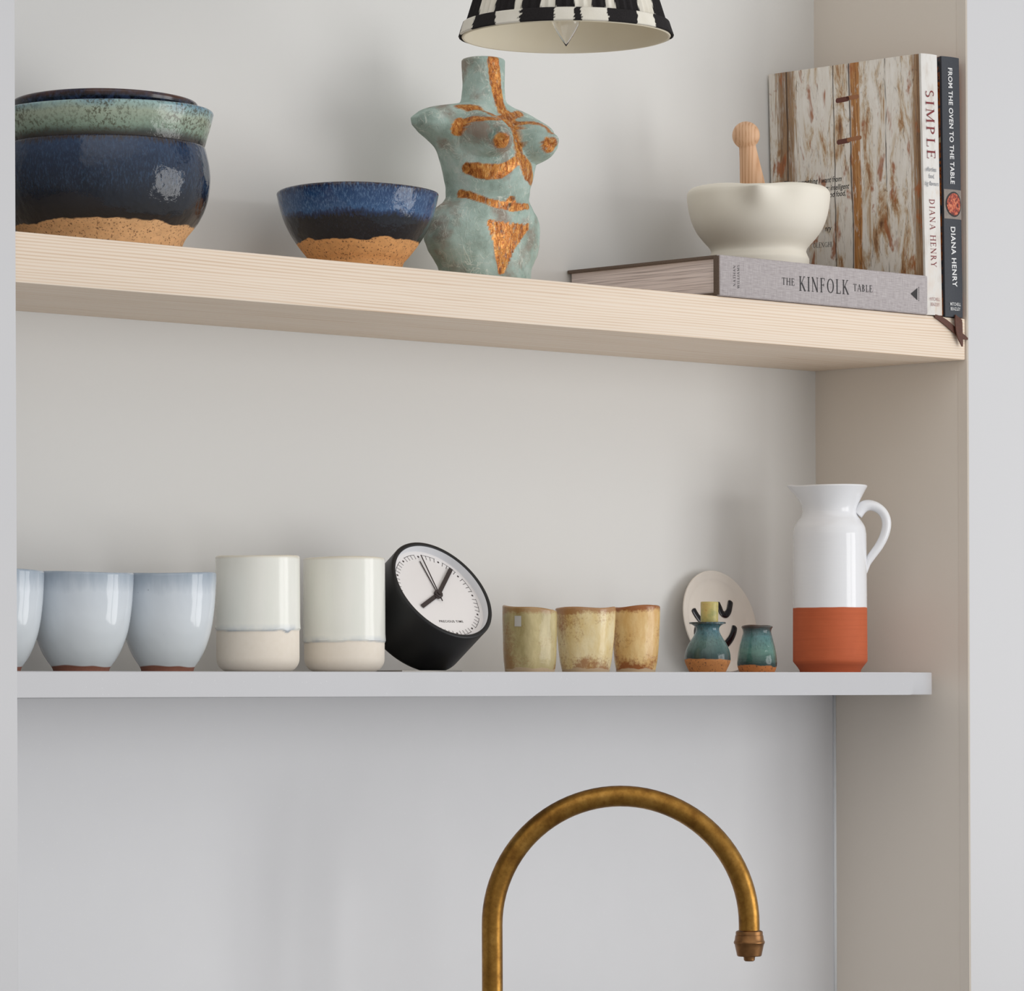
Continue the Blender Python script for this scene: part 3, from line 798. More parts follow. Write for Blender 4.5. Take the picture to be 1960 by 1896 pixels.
# ================================================================== STANDING BOOKS
# rustic painted planks printed on the cover; local frame: x = thickness (0 = left board), y = depth, z = height
def book(label, px0, px1, ytop, ybase, lean, yaw, depth, cov_mat, spine_mat, page_mat, Yf):
    A = at_y(px0, ybase, Yf); B = at_y(px1, ybase, Yf); T = at_y(px0, ytop, Yf)
    w = B.x-A.x; h = T.z-A.z
    loc = (A.x, Yf, Z_WOOD+.0003)
    t = thing('book', label, 'book', loc, rot=(0, lean, yaw))
    bt = .003
    bm = bmesh.new()
    box_bm(0, bt, .007, depth, 0, h, .0006, bm=bm)
    box_bm(w-bt, w, .007, depth, 0, h, .0006, bm=bm)
    # shallow joint groove between board and spine
    box_bm(.0007, .0022, .002, .0085, 0.0002, h-.0002, 0, bm=bm); box_bm(w-.0022, w-.0007, .002, .0085, .0002, h-.0002, 0, bm=bm)
    bm_obj('cover_boards', bm, cov_mat, t, True)
    # slightly rounded spine
    pts = [(0.0, .0035), (0.0002, .0012)] + [(w*k/10, .0010-.0014*math.sin(PI*k/10)) for k in range(1, 10)] + [(w-.0002, .0012), (w, .0035)]
    V = [Vector((x, y, z_)) for z_ in (0, h) for x, y in pts]; n = len(pts)
    Fc = [(i, i+1, n+i+1, n+i) for i in range(n-1)] + [tuple(range(n)), tuple(range(n, 2*n)), (0, n-1, 2*n-1, n)]
    mesh_obj('spine', V, Fc, spine_mat, t, True, 50)
    bm_obj('page_block', box_bm(bt, w-bt, .004, depth-.004, .003, h-.003), page_mat, t)
    return t, o_mat[t.name], w, h

M_pages = pages_mat('paper_pages', 0, (230, 222, 208), (196, 186, 172), 1.2)
m = Mat('peeling_painted_planks_print', (200, 196, 186), .45, spec=.4)
Y_ = m.xyz(1); Zz = m.xyz(2)
yj = m.math('ADD', Y_, m.math('MULTIPLY', m.math('SUBTRACT', m.noise(1, 3, .6, m.co((10, 40, 14))), .5), .006))
grain = m.noise(1, 5, .65, m.co((60, 420, 26)), .4)
blot = m.noise(1, 6, .72, m.co((8, 62, 16)), .5)
rustn = m.noise(1, 4, .6, m.co((8, 60, 24), (3, 1, 2)), .5)
base = m.ramp(blot, [(.30, (250, 246, 240)), (.50, (236, 229, 219)), (.56, (214, 196, 172)), (.62, (180, 138, 98)), (.72, (112, 74, 50))])
# bare brown zones near the far edge and the spine joint
zone = m.math('MAXIMUM', m.maprange(m.math('ABSOLUTE', m.math('SUBTRACT', yj, .172)), .006, .022, .75, 0), m.maprange(yj, .006, .022, .95, 0))
zn = m.maprange(m.math('ADD', zone, m.math('MULTIPLY', m.math('SUBTRACT', grain, .5), 1.6)), .35, .75, 0, 1)
base = m.mix(zn, base, m.ramp(grain, [(.3, (84, 58, 42)), (.5, (150, 116, 84)), (.65, (178, 148, 116))]))
# orange bare strip
strip = m.math('MULTIPLY', m.maprange(m.math('ABSOLUTE', m.math('SUBTRACT', yj, .0835)), .0045, .0062, 1, 0), m.maprange(m.noise(1, 3, .6, m.co((10, 200, 60))), .36, .44, .35, 1))
base = m.mix(strip, base, m.ramp(grain, [(.3, (140, 88, 44)), (.5, (186, 128, 70)), (.68, (206, 160, 108))]))
# rust flecks
rf = m.maprange(rustn, .58, .65, 0, .85); base = m.mix(rf, base, (168, 98, 52))
# dark joints between planks
def joint(pos, wd):
    return m.maprange(m.math('ABSOLUTE', m.math('SUBTRACT', yj, pos)), wd*.4, wd, 1, 0)
jn = m.math('MAXIMUM', m.math('MAXIMUM', joint(.0900, .0011), joint(.1115, .0009)), m.math('MAXIMUM', joint(.1705, .0011), m.math('MULTIPLY', joint(.046, .0009), m.maprange(m.noise(1, 2, .5, m.co((3, 3, 22))), .4, .55))))
base = m.mix(m.math('MULTIPLY', jn, .85), base, (58, 40, 32))
crk = m.maprange(m.math('ABSOLUTE', m.math('SUBTRACT', m.noise(1, 3, .55, m.co((20, 110, 12), (5, 2, 1)), .8), .5)), 0, .012, .65, 0)
base = m.mix(m.math('MULTIPLY', crk, m.maprange(blot, .4, .55, .15, 1)), base, (92, 68, 54))
m.color(base); M_planks = m.m
m = Mat('off_white_worn_paint_print', (226, 222, 216), .5)
n1 = m.noise(1, 4, .6, m.co((60, 60, 22)))
c0 = m.ramp(n1, [(.32, (206, 196, 186)), (.48, (226, 223, 218)), (.62, (230, 227, 223)), (.74, (212, 190, 166))])
lowz = m.maprange(m.xyz(2), .12, .0, 0, .5); c0 = m.mix(m.math('MULTIPLY', lowz, m.maprange(n1, .45, .6)), c0, (206, 180, 154)); m.color(c0); M_spine1 = m.m
m = Mat('charcoal_cloth_print', (46, 50, 58), .55); m.color(m.mix(m.noise(700, 2), (40, 44, 52), (56, 60, 68)))
M_char = m.m
m = Mat('food_photo_print', (70, 60, 50), .4)
vz = m.noise(1, 4, .7, m.co((3, 60, 50))); m.color(m.ramp(vz, [(.3, (30, 28, 30)), (.42, (60, 70, 80)), (.5, (196, 110, 40)), (.58, (120, 50, 26)), (.66, (210, 190, 150)), (.75, (40, 36, 34))])); M_food = m.m

YF1 = .0012
bk1, MB1, w1, h1 = book('pale rustic-plank-covered cookbook standing upright, thin red title on off-white spine', 1774.5, 1806.5, 104.5, 603.5, math.radians(-1.55), math.radians(1.3), .1935, M_planks, M_spine1, M_pages, YF1)
bk2, MB2, w2, h2 = book('charcoal-spined cookbook with white lettering standing against the right side wall', 1811, 1845, 110, 607.5, math.radians(-1.0), math.radians(.2), .185, M_food, M_char, M_pages, YF1)
for bk_, MB_ in ((bk1, MB1), (bk2, MB2)): pass
def col_text(M, par, mesh, mat, xc0, y0, xc1, y1, cap_px, name, ypl=-.0006):
    """lettering running down a spine; tops of letters face right"""
    a = on_plane(M, 1, ypl, xc0, y0); b = on_plane(M, 1, ypl, xc1, y1)
    d = (b-a); L = d.length; ux = d.normalized(); uy = Vector((-ux.z, 0, ux.x))
    s_ = scale_at(M @ a); cap = cap_px*s_/CPH
    lay(name, mesh, mat, par, a - uy*cap/2, ux, uy, L, cap, 'l')
col_text(MB1, bk1, serif_mesh('SIMPLE', 1, .22), M_maroon, 1779.5, 171, 1783, 304, 17.5, 'title_lettering')
col_text(MB1, bk1, serif_mesh('DIANA HENRY', 1, .2), M_maroon, 1784, 381, 1788, 511, 11.5, 'author_lettering')
def small_h(M, par, mesh, mat, xc, y, L_px, cap_px, name, ypl=-.0006):
    a = on_plane(M, 1, ypl, xc, y); s_ = scale_at(M @ a)
    lay(name, mesh, mat, par, a, (1, 0, 0), (0, 0, 1), L_px*s_/CPH, cap_px*s_, 'c')
sm = lambda tx: sans_mesh(tx, 1, 0, .25)
small_h(MB1, bk1, sm('effortless'), M_greyink, 1782.5, 328, 23, 12, 'subtitle_lettering')
small_h(MB1, bk1, sm('food,'), M_greyink, 1783, 341, 12, 12, 'subtitle_lettering')
small_h(MB1, bk1, sm('big flavours'), M_greyink, 1784, 355, 30, 12, 'subtitle_lettering')
small_h(MB1, bk1, sans_mesh('MITCHELL', 1), M_rose, 1790, 575.5, 22, 9, 'publisher_lettering')
small_h(MB1, bk1, sans_mesh('BEAZLEY', 1), M_rose, 1790.5, 585.5, 19, 9, 'publisher_lettering')
def capn(mesh):
    V, Fc, w = mesh; h = max(v.y for v in V); return [Vector((v.x, v.y/h)) for v in V], Fc, w
col_text(MB2, bk2, capn(sans_mesh('FROM THE OVEN TO THE TABLE', 1, .022, 0, 1.08)), M_whiteink, 1818.5, 130, 1823.5, 352, 8.8, 'title_lettering')
col_text(MB2, bk2, capn(sans_mesh('DIANA HENRY', 1, .022, 0, 1.12)), M_whiteink, 1824, 434, 1828, 549, 9.6, 'author_lettering')
small_h(MB2, bk2, capn(sans_mesh('MITCHELL', 1, .008, 0, 1.1)), M_whiteink, 1829, 585, 22.5, 6, 'publisher_lettering')
small_h(MB2, bk2, capn(sans_mesh('BEAZLEY', 1, .008, 0, 1.1)), M_whiteink, 1829, 594, 20.5, 6, 'publisher_lettering')
# picture of a dish on the charcoal spine
def panel(M, par, corners, mat, name, ypl):
    q = [on_plane(M, 1, ypl, x, y) for x, y in corners]
    return mesh_obj(name, q, [(0, 1, 2, 3)], mat, par, False)
a0 = on_plane(MB2, 1, -.0005, 1826, 363); a1 = on_plane(MB2, 1, -.0005, 1826, 419)
m = Mat('stone_print', (130, 120, 112), .5); m.color(m.mix(m.noise(160, 4), (104, 96, 92), (160, 148, 138))); M_stone = m.m
# panel follows the spine curve
V = []; Fc = []
for k in range(11):
    x = w2*(.015+.97*k/10); y = .0010-.0014*math.sin(PI*min(max(x/w2, 0), 1))-.00012
    V += [Vector((x, y, a1.z)), Vector((x, y, a0.z))]
for k in range(10): Fc.append((2*k, 2*k+2, 2*k+3, 2*k+1))
mesh_obj('dish_picture', V, Fc, M_stone, bk2, True)
m = Mat('roast_dish_print', (170, 60, 40), .45)
m.color(m.ramp(m.noise(330, 4, .7), [(.32, (48, 22, 18)), (.45, (130, 44, 30)), (.54, (196, 84, 56)), (.62, (222, 150, 104)), (.7, (110, 40, 30))])); M_roast = m.m
M_pan = Mat('dark_pan_print', (30, 28, 28), .5).m
zc = (a0.z+a1.z)/2; hz = (a0.z-a1.z)/2
for (kx, kz, mt, dy, nm) in ((.44, .86, M_pan, .0003, 'dish_picture'), (.38, .76, M_roast, .00045, 'dish_picture')):
    V = []
    for k in range(40):
        a = 2*PI*k/40; x = w2*.52+w2*kx*math.cos(a); V.append(Vector((x, .0010-.0014*math.sin(PI*x/w2)-dy, zc+hz*kz*math.sin(a))))
    V.append(Vector((w2*.52, .0010-.0014-dy, zc)))
    mesh_obj(nm, V, [(k, (k+1) % 40, 40) for k in range(40)], mt, bk2, True)
# text and printed bolts on the plank cover (plane x = 0)
def cover_text(tx, xr, yr, xl, yl, cap_px, mesh=None):
    a = on_plane(MB1, 0, -.0001, xl, yl); b = on_plane(MB1, 0, -.0001, xr, yr)
    ux = (b-a).normalized(); uy = Vector((0, ux.z, -ux.y)); uy = uy if uy.z > 0 else -uy
    lay('quote_lettering', mesh or sans_mesh(tx, 1, .009, .28), M_black, bk1, a, ux, uy, (b-a).length, cap_px*scale_at(MB1 @ a), 'l')
cover_text('“This is everything I want from', 1611, 346.5, 1497, 357.5, 15)
cover_text('tion; intelligent', 1625.5, 360.5, 1571, 366, 15)
cover_text('od food,', 1618.5, 374, 1588, 377.5, 15)
cover_text('nry', 1592, 441, 1579, 442.5, 15)
cover_text('', 1592.5, 472, 1556, 474.5, 9.5, serif_mesh('OLENGHI', 1, .12))
M_rustbolt = Mat('rust_bolt_print', (104, 54, 40), .5).m; M_rustbolt2 = Mat('rust_bolt_head_print', (168, 112, 74), .5).m
def flat(par, M, pts, mat, name, w):
    q = [on_plane(M, 0, -.0001, x, y) for x, y in pts]
    a, b = q; d = (b-a).normalized(); n = Vector((0, -d.z, d.y))*w*scale_at(M @ a)/2
    V = []
    for k in range(9):
        an = PI/2+PI*k/8; V.append(a + n*math.sin(an) + d*math.cos(an)*n.length)
    for k in range(9):
        an = -PI/2+PI*k/8; V.append(b + n*math.sin(an)+d*math.cos(an)*n.length)
    return mesh_obj(name, V, [tuple(range(18))], mat, par, False)
for (x0, y0, x1, y1, x2, y2) in ((1603, 192.5, 1622, 189, 1641, 184.5), (1605, 272, 1624, 268.5, 1646, 263)):
    flat(bk1, MB1, ((x0, y0), (x1, y1)), M_rustbolt, 'printed_bolt', 9.5)
    flat(bk1, MB1, ((x1, y1-1), (x2, y2)), M_rustbolt2, 'printed_bolt', 8)

# ---- leather bookmark hanging over the shelf front
m = Mat('brown_leather', (84, 46, 32), .6); m.color(m.mix(m.noise(500, 3), (66, 36, 26), (104, 60, 42))); m.bump(m.noise(600, 3), .3, .0006); M_lea = m.m
P0 = at_y(1834, 607, 0); 
t = thing('leather_bookmark', 'dark brown leather strips hanging over the wooden shelf edge below the books', 'bookmark', (P0.x, .001, Z_WOOD))
def strip(pts, ws, thick=.0011):
    """pts: measured (x, y, Y)"""
    C = [at_y(x, y, Y)-Vector((P0.x, .001, Z_WOOD)) for x, y, Y in pts]
    C = spline([tuple(c)+(w,) for c, w in zip(C, ws)], 6)
    V, Fc = [], []
    for i, c in enumerate(C):
        a = Vector(C[max(i-1, 0)][:3]); b = Vector(C[min(i+1, len(C)-1)][:3]); d = (b-a).normalized()
        n = d.cross(Vector((0, 1, 0)))
        if n.length < .3: n = Vector((1, 0, 0))
        n.normalize(); f = n.cross(d).normalized(); p = Vector(c[:3]); w = c[3]*.00050/2
        V += [p-n*w-f*thick/2, p+n*w-f*thick/2, p+n*w+f*thick/2, p-n*w+f*thick/2]
    for i in range(len(C)-1):
        for k in range(4): Fc.append((4*i+k, 4*i+(k+1) % 4, 4*i+4+(k+1) % 4, 4*i+4+k))
    Fc += [(0, 1, 2, 3), tuple(4*(len(C)-1)+k for k in range(4))]
    return mesh_obj('strip', V, Fc, M_lea, t, True, 40)
strip([(1789, 604.3, .0016), (1800, 610, .0016), (1812, 618.5, .0013), (1824, 629, .0010), (1836, 639.5, .0009), (1845, 645, .0009), (1852, 648.5, .0010)], [6, 10, 12, 12, 12, 9, 3])
strip([(1834.5, 607.2, .0000), (1834.5, 614, -.0012), (1835, 624, -.0016), (1836, 634, -.0018), (1837.5, 644, -.0018), (1840, 654, -.0016), (1841.8, 663, -.0014)], [22, 22, 21, 19, 15, 9, 2])

# ================================================================== CLOCK
E_ = math.radians(36)
Pc = at_y(847, 1128, .074); s = scale_at(Pc)
Rk = 115.5*s
nrm = Vector((0, -math.cos(E_), math.sin(E_))); e1 = Vector((1, 0, 0)); e2 = Vector((0, math.sin(E_), math.cos(E_)))
Lk = None
# barrel length so that its lowest edge rests on the shelf
cr = .006
Lk = (Pc.z - Z_WHITE - cr - (Rk-cr)*math.cos(E_))/math.sin(E_) + cr
basep = Vector((Pc.x, .074, Z_WHITE))
t = thing('clock', 'black drum table clock tilted back with white dial', 'clock', tuple(basep))
Mc = Matrix.Translation(Pc-basep) @ Matrix((e1, e2, nrm)).transposed().to_4x4()
m = Mat('black_metal', (20, 20, 21), .42, spec=.4); M_blk = m.m
rim = 9.0*s; dep = 17*s
prof = [(0, -Lk), (Rk-cr, -Lk)] + [(Rk-cr+cr*math.sin(a), -Lk+cr-cr*math.cos(a)) for a in [PI/2*k/6 for k in range(1, 7)]] + \
       [(Rk, -.0012), (Rk-.0004, -.0004), (Rk-.0013, 0), (Rk-rim+.001, 0), (Rk-rim+.0003, -.0003), (Rk-rim, -.001)]
lathe('case', prof, M_blk, t, 128, .003, mtx=Mc, sharp=50)
M_inner = Mat('white_inner_ring', (226, 228, 232), .45).m
lathe('inner_ring', [(Rk-rim, -.0008), (Rk-rim-.0002, -.0008), (Rk-rim-.0006, -dep), (Rk-rim, -dep)], M_inner, t, 128, .002, mtx=Mc)
M_dial = Mat('white_dial', (236, 232, 230), .5).m
lathe('dial', [(0, -dep), (Rk-rim-.0004, -dep), (Rk-rim-.0004, -dep-.001), (0, -dep-.001)], M_dial, t, 96, .01, mtx=Mc)
M_hand = Mat('dark_brown_hand', (52, 42, 40), .4).m
def dial_quad_bm(bm, cx, cy, ang, l0, l1, w, z0, z1):
    """bar from radius l0 to l1 at clock angle ang (degrees clockwise from 12)"""
    a = math.radians(ang); d = Vector((math.sin(a), math.cos(a), 0)); n = Vector((d.y, -d.x, 0))
    o_ = Vector((cx, cy, 0)); vs = []
    for z_ in (z0, z1):
        for l, sg in ((l0, -1), (l1, -1), (l1, 1), (l0, 1)): vs.append(bm.verts.new(Mc @ (o_+d*l+n*sg*w/2+Vector((0, 0, z_)))))
    for f in ((3, 2, 1, 0), (4, 5, 6, 7), (0, 1, 5, 4), (1, 2, 6, 5), (2, 3, 7, 6), (3, 0, 4, 7)): bm.faces.new([vs[i] for i in f])
zD = -dep
for nm, ang, l0, l1, w, h in (('minute_hand', 47.5, -14, 92, 8.5, 3.4), ('hour_hand', 243, -12, 66, 8.5, 2.2), ('second_hand', 2.5, -18, 93, 1.7, 4.6), ('alarm_hand', -2.5, -6, 80, 1.7, 1.4)):
    bm = bmesh.new(); dial_quad_bm(bm, 0, 0, ang, l0*s, l1*s, w*s, zD+h*s*.9, zD+(h+.9)*s)
    bm_obj(nm, bm, M_hand, t)
lathe('hand_hub', [(0, zD), (9*s, zD), (9*s, zD+5*s), (8*s, zD+6*s), (4*s, zD+6*s), (4*s, zD+7.5*s), (0, zD+7.5*s)], M_hand, t, 32, .01, mtx=Mc, sharp=30)
bm = bmesh.new(); Rd = 92*s
for k in range(60):
    if k % 5 == 0:
        a = math.radians(k*6)
        c = [Mc @ Vector((Rd*math.sin(a)+2.3*s*math.cos(q), Rd*math.cos(a)+2.3*s*math.sin(q), zD+.00012)) for q in [2*PI*j/12 for j in range(12)]]
        bm.faces.new([bm.verts.new(v) for v in c])
    else:
        dial_quad_bm(bm, 0, 0, k*6, Rd-5.5*s, Rd+4.5*s, 1.1*s, zD+.00005, zD+.00012)
for k in range(12):
    # fine outer line between the hour dots
    for j in range(16):
        a0 = k*30+5+j*20/16; am_ = a0+20/32
        ch = (Rd+4.3*s)*math.radians(20/16)
        c = Vector(((Rd+4.3*s)*math.sin(math.radians(am_)), (Rd+4.3*s)*math.cos(math.radians(am_)), 0))
        dial_quad_bm(bm, c.x, c.y, am_+90, -ch/2, ch/2, .9*s, zD+.00005, zD+.00012)
bm_obj('minute_marks', bm, M_hand, t)
V, Fc, w = capn(sans_mesh('PRECIOUS TIME', 1, .008, 0, 1.2))
lt = 62*s
V = [Mc @ Vector(((v.x-w/2)*lt/w, -66*s+v.y*5.0*s, zD+.0002)) for v in V]
mesh_obj('dial_lettering', V, Fc, M_hand, t, False)
# bent metal foot under the back of the drum
M_foot = Mat('brushed_nickel', (150, 146, 140), .35, 1).m
q0 = at_y(735, 1281, .09).x-basep.x; q1 = at_y(812, 1281, .09).x-basep.x
xa, xb = -.040, .012
bm = box_bm(xa-.02, xb, -.012, .055, 0.0001, .0016, .0004)
bm_obj('foot', bm, M_foot, t, True)

# ================================================================== TORSO FIGURE
sp = Spot(926, 330, .104, Z_WOOD); s = sp.s
# height (measured): half width, front depth, back depth
RG = [(112, 33, 32, 31), (114, 38.5, 37, 36), (118, 41, 39, 38), (135, 41, 38, 38), (165, 39.5, 38, 38), (188, 41, 39, 40), (197, 46, 40, 41), (203, 64, 41, 42), (208, 92, 43, 44), (214, 122, 46, 46), (222, 148, 50, 47),
      (231, 168, 56, 46), (241, 180, 62, 44), (251, 178, 68, 43), (262, 162, 74, 45), (275, 138, 82, 47), (290, 116, 88, 50), (304, 106, 91, 52), (328, 95, 92, 54), (349, 88, 91, 54), (366, 83, 88, 53), (380, 83, 83, 54), (390, 90, 79, 58),
      (400, 104, 76, 62), (414, 122, 74, 68), (437, 131, 71, 73), (461, 132, 69, 75), (484, 124, 68, 72), (502, 111, 68, 66), (517, 102, 70, 62), (533, 97, 72, 60)]
RG[-1] = (533, 97, 72, 60)
ys = [r[0] for r in RG]; fa, ff, fb = (pchip(ys, [r[k] for r in RG]) for k in (1, 2, 3))
yb_ = HY - ROLL*(926-980) - (Z_WOOD-CZ)/s
NT, NZ = 200, 230
V, Fc = [], []
BR = [(-62, 271), (62, 274)]
def torso_pt(th, y):
    a, bf, bb_ = fa(y), ff(y), fb(y)
    c, sn = math.cos(th), math.sin(th)
    ex = 2/2.25
    x = a*math.copysign(abs(c)**ex, c); f = (bf if sn > 0 else bb_)*math.copysign(abs(sn)**ex, sn)
    # shoulders roll slightly back
    k = sstep(60, 170, abs(x)); f -= k*6
    zpx = yb_-y
    if sn > 0.0 and 215 < y < 325:
        for bx, by in BR:
            by2 = by
            dx, dy = x-bx, (y-by2)
            dy *= (.93 if dy < 0 else 1.12)
            d = math.hypot(dx, dy)/47
            if d < 1.25:
                h = 52*max(0, 1-d*d)**.62 if d < 1 else 0
                out = h
                f = f + out*sstep(0, .35, sn); x += math.copysign(out*.10, bx)
                nd = math.hypot(dx, dy)/15
                if nd < 1: f += 7*math.sqrt(1-nd*nd)
    # spine hollow and navel
    if sn > 0:
        nd = math.hypot(x-0, y-387)/5
        if nd < 1: f -= 6*(1-nd*nd)
    nn = nz(x*.02, f*.02, y*.02, 1.0)*2.2+nz(x*.06, f*.06, y*.06, 1)*.9
    m_ = 1+nn/70
    return Vector((x*m_*s, -f*m_*s, max(zpx*s, 0)))
for j in range(NZ+1):
    y = 112 + (yb_-112)*j/NZ
    for k in range(NT): V.append(torso_pt(2*PI*k/NT, y))
for j in range(NZ):
    for k in range(NT):
        k2 = (k+1) % NT; Fc.append((j*NT+k, j*NT+k2, (j+1)*NT+k2, (j+1)*NT+k))
# domed neck top and flat underside
i0 = len(V)
for q, rr in ((.7, .9), (.35, 1.4)):
    for k in range(NT):
        p = torso_pt(2*PI*k/NT, 112); V.append(Vector((p.x*q, p.y*q, p.z+rr*s)))
V.append(Vector((0, 0, (yb_-112)*s+1.5*s)))
for k in range(NT):
    k2 = (k+1) % NT
    Fc.append((k, i0+k, i0+k2, k2)); Fc.append((i0+k, i0+NT+k, i0+NT+k2, i0+k2)); Fc.append((i0+NT+k, i0+2*NT, i0+NT+k2))
Fc.append(tuple(NZ*NT+k for k in range(NT)))
t = thing('torso_figure', 'green papier-mache female torso figure with gold painted straps', 'sculpture', sp.loc)
# gold paint: measured stripes mapped once onto the surface
Mt = o_mat[t.name]
campos = Mt.inverted() @ CAM
seen = []
tc_dir = -FWD
for i, v in enumerate(V[:(NZ+1)*NT]):
    j, k = divmod(i, NT)
    a = V[j*NT+(k+1) % NT]-V[j*NT+(k-1) % NT]
    b_ = V[min(j+1, NZ)*NT+k]-V[max(j-1, 0)*NT+k]
    n = b_.cross(a) if False else a.cross(b_)
    if n.dot(Vector((v.x, v.y, 0))) < 0: n = -n
    if n.normalized().dot(tc_dir) > .08: 
        w_ = Mt @ v; r = w_-CAM; dz = r.dot(FWD); u = F*r.dot(RGT)/dz; vv = -F*r.z/dz
        seen.append((980+u+ROLL*vv, HY+vv-ROLL*u, dz, v))
def surf(px, py):
    best = None
    for x, y, dz, v in seen:
        d = (x-px)**2+(y-py)**2
        if d < 40 and (best is None or d + (dz-3.9)*2000*0 < best[0]): best = (d, v)
    if best is None: best = min((((x-px)**2+(y-py)**2, v) for x, y, dz, v in seen), key=lambda q: q[0])
    return best[1]
LINES = [[(945, 116, 23), (949, 154, 22), (954, 189, 21), (964, 219, 22)],
 [(877, 204, 12), (895, 206, 19), (914, 210, 19), (943, 219, 18), (967, 228, 18)],
 [(876, 247, 22), (884, 235, 20), (902, 228, 14), (919.5, 225, 11), (949, 228, 9), (972, 236, 14)],
 [(978, 224, 14), (996, 216, 12)],
 [(984, 236, 10), (996, 236, 9), (1017, 233, 9), (1040, 241, 10), (1056, 254, 8)],
 [(970, 222, 24), (979, 233, 24), (987, 256, 20), (991, 282, 17), (993, 302, 16)],
 [(897, 321, 20), (912, 325, 24), (930, 328, 25), (955, 328, 23), (978, 316, 18), (993, 302, 14)],
 [(993, 302, 18), (1003, 314, 26), (1011, 328, 30), (1016, 342, 20), (1018, 352, 10)],
 [(882, 371, 15), (898, 374, 13), (914, 380, 12), (943, 390, 12), (978, 396, 15), (1010, 394, 9)],
 [(976, 388, 22), (977, 388, 22)], [(962, 269, 27), (962.5, 269, 27)], [(1051, 277, 27), (1051.5, 277, 27)]]
# pubic triangle as converging stripes
for q in range(9):
    f_ = q/8
    LINES.append([(936+72*f_, 426.5+8*f_, 11), (948+34*f_, 468+6*f_, 9), (957+4*f_, 520, 8)])
SEGS = []
for ln in LINES:
    pts = [(surf(x, y), w*s/2*1.22) for x, y, w in ln]
    for (p0, w0), (p1, w1) in zip(pts, pts[1:]): SEGS.append((p0, p1, w0, w1))
mask = [0.0]*len(V); hole = [0.0]*len(V)
navel = surf(976, 391)
for i, v in enumerate(V):
    if v.y > .03: continue
    best = 0
    for p0, p1, w0, w1 in SEGS:
        d = p1-p0; L2 = d.length_squared
        tt = min(max((v-p0).dot(d)/L2, 0), 1) if L2 > 1e-12 else 0
        dist = (v-(p0+d*tt)).length; w_ = w0+(w1-w0)*tt
        jit = .12*nz(v.x, v.y, v.z, 300)+.10*nz(v.x, v.y, v.z, 90)
        val = 1-sstep(.92, 1.08, dist/w_+jit)
        if val > best: best = val
    mask[i] = best
    hole[i] = 1-sstep(.8, 1.2, (v-navel).length/(4.2*s))
m = Mat('patinated_papier_mache', (120, 150, 138), .6, spec=.3)
a = m.attr('mask'); hl = m.attr('hole')
n1 = m.noise(34, 5, .62); n2 = m.noise(26, 4, .6, m.co((1, 1, 1), (4, 2, 7)))
g = m.ramp(n1, [(.30, (124, 138, 128)), (.45, (158, 178, 168)), (.58, (176, 196, 187)), (.72, (194, 206, 200))])
g = m.mix(m.maprange(n2, .52, .66, 0, .8), g, (146, 124, 110))
g = m.mix(m.maprange(m.noise(30, 4, .6, m.co((1, 1, 1), (9, 5, 1))), .6, .72, 0, .6), g, (84, 142, 134))
# fibres in the paper
def fibre(sc, off, th_, rot):
    v = m.noise(1, 2, .5, m.co(sc, off, rot), 1.4)
    return m.maprange(m.math('ABSOLUTE', m.math('SUBTRACT', v, .5)), 0, th_, 1, 0)
fb1 = m.math('MAXIMUM', fibre((60, 60, 26), (1, 2, 3), .016, (0, .5, .3)), m.math('MAXIMUM', fibre((34, 44, 70), (4, 5, 6), .013, (.4, -.6, 0)), fibre((26, 70, 60), (7, 8, 9), .012, (.2, 1.0, .5))))
g = m.mix(m.math('MULTIPLY', fb1, m.maprange(m.noise(40, 3, .5, m.co((1, 1, 1), (2, 9, 4))), .40, .60, .08, .7)), g, (226, 230, 218))
gn = m.noise(1, 4, .7, m.co((260, 260, 120)), .8)
gold = m.ramp(gn, [(.30, (108, 60, 28)), (.45, (178, 106, 50)), (.58, (214, 148, 76)), (.75, (240, 196, 130))])
wear = m.maprange(m.noise(1, 4, .75, m.co((380, 380, 160))), .36, .44, .25, 1)
wear2 = m.maprange(m.noise(1, 3, .6, m.co((20, 20, 20))), .4, .6, .55, 1)
am = m.math('MULTIPLY', a, m.math('MAXIMUM', wear, wear2))
colr = m.mix(am, g, gold); colr = m.mix(hl, colr, (20, 16, 12))
m.color(colr); m.metal(m.math('MULTIPLY', am, .45)); m.rough(m.maprange(am, 0, 1, .62, .36))
m.bump(m.math('ADD', m.math('MULTIPLY', m.noise(120, 5, .6), .8), m.math('ADD', m.math('MULTIPLY', fb1, .25), m.math('MULTIPLY', gn, .4))), .45, .0016)
mesh_obj('torso_body', V, Fc, m.m, t, True, 60, {'mask': mask, 'hole': hole})

# ================================================================== TAP
P = at_y(942, 1770, .02); s = scale_at(P); r_p = 20*s; Rr = 246*s
zcen = P.z
m = Mat('aged_brass', (150, 108, 44), .34, 1)
n1 = m.noise(45, 5, .65); n2 = m.noise(320, 3, .6)
c = m.ramp(n1, [(.3, (112, 76, 34)), (.5, (148, 108, 50)), (.68, (172, 130, 66))])
pit = m.maprange(m.vor(150, m.co((1, 1, 1), (.3, .1, .7))), .02, .07, 1, 0)
c = m.mix(m.math('MULTIPLY', pit, .6), c, (74, 48, 26)); c = m.mix(m.maprange(n2, .5, .72, 0, .35), c, (104, 68, 32)); m.color(c)
m.rough(m.maprange(n1, .3, .7, .42, .28)); m.bump(m.math('ADD', m.noise(160, 3), m.math('MULTIPLY', pit, -1)), .12, .0008); M_brass = m.m
t = thing('tap', 'aged brass swan-neck kitchen tap in front of the splashback', 'tap', (P.x, .02, .92))
pts = [(0, 0, z_) for z_ in (.03, .06, .1, .13)]
pts = [(0, 0, .02+(zcen-.92-.02)*k/6) for k in range(7)]
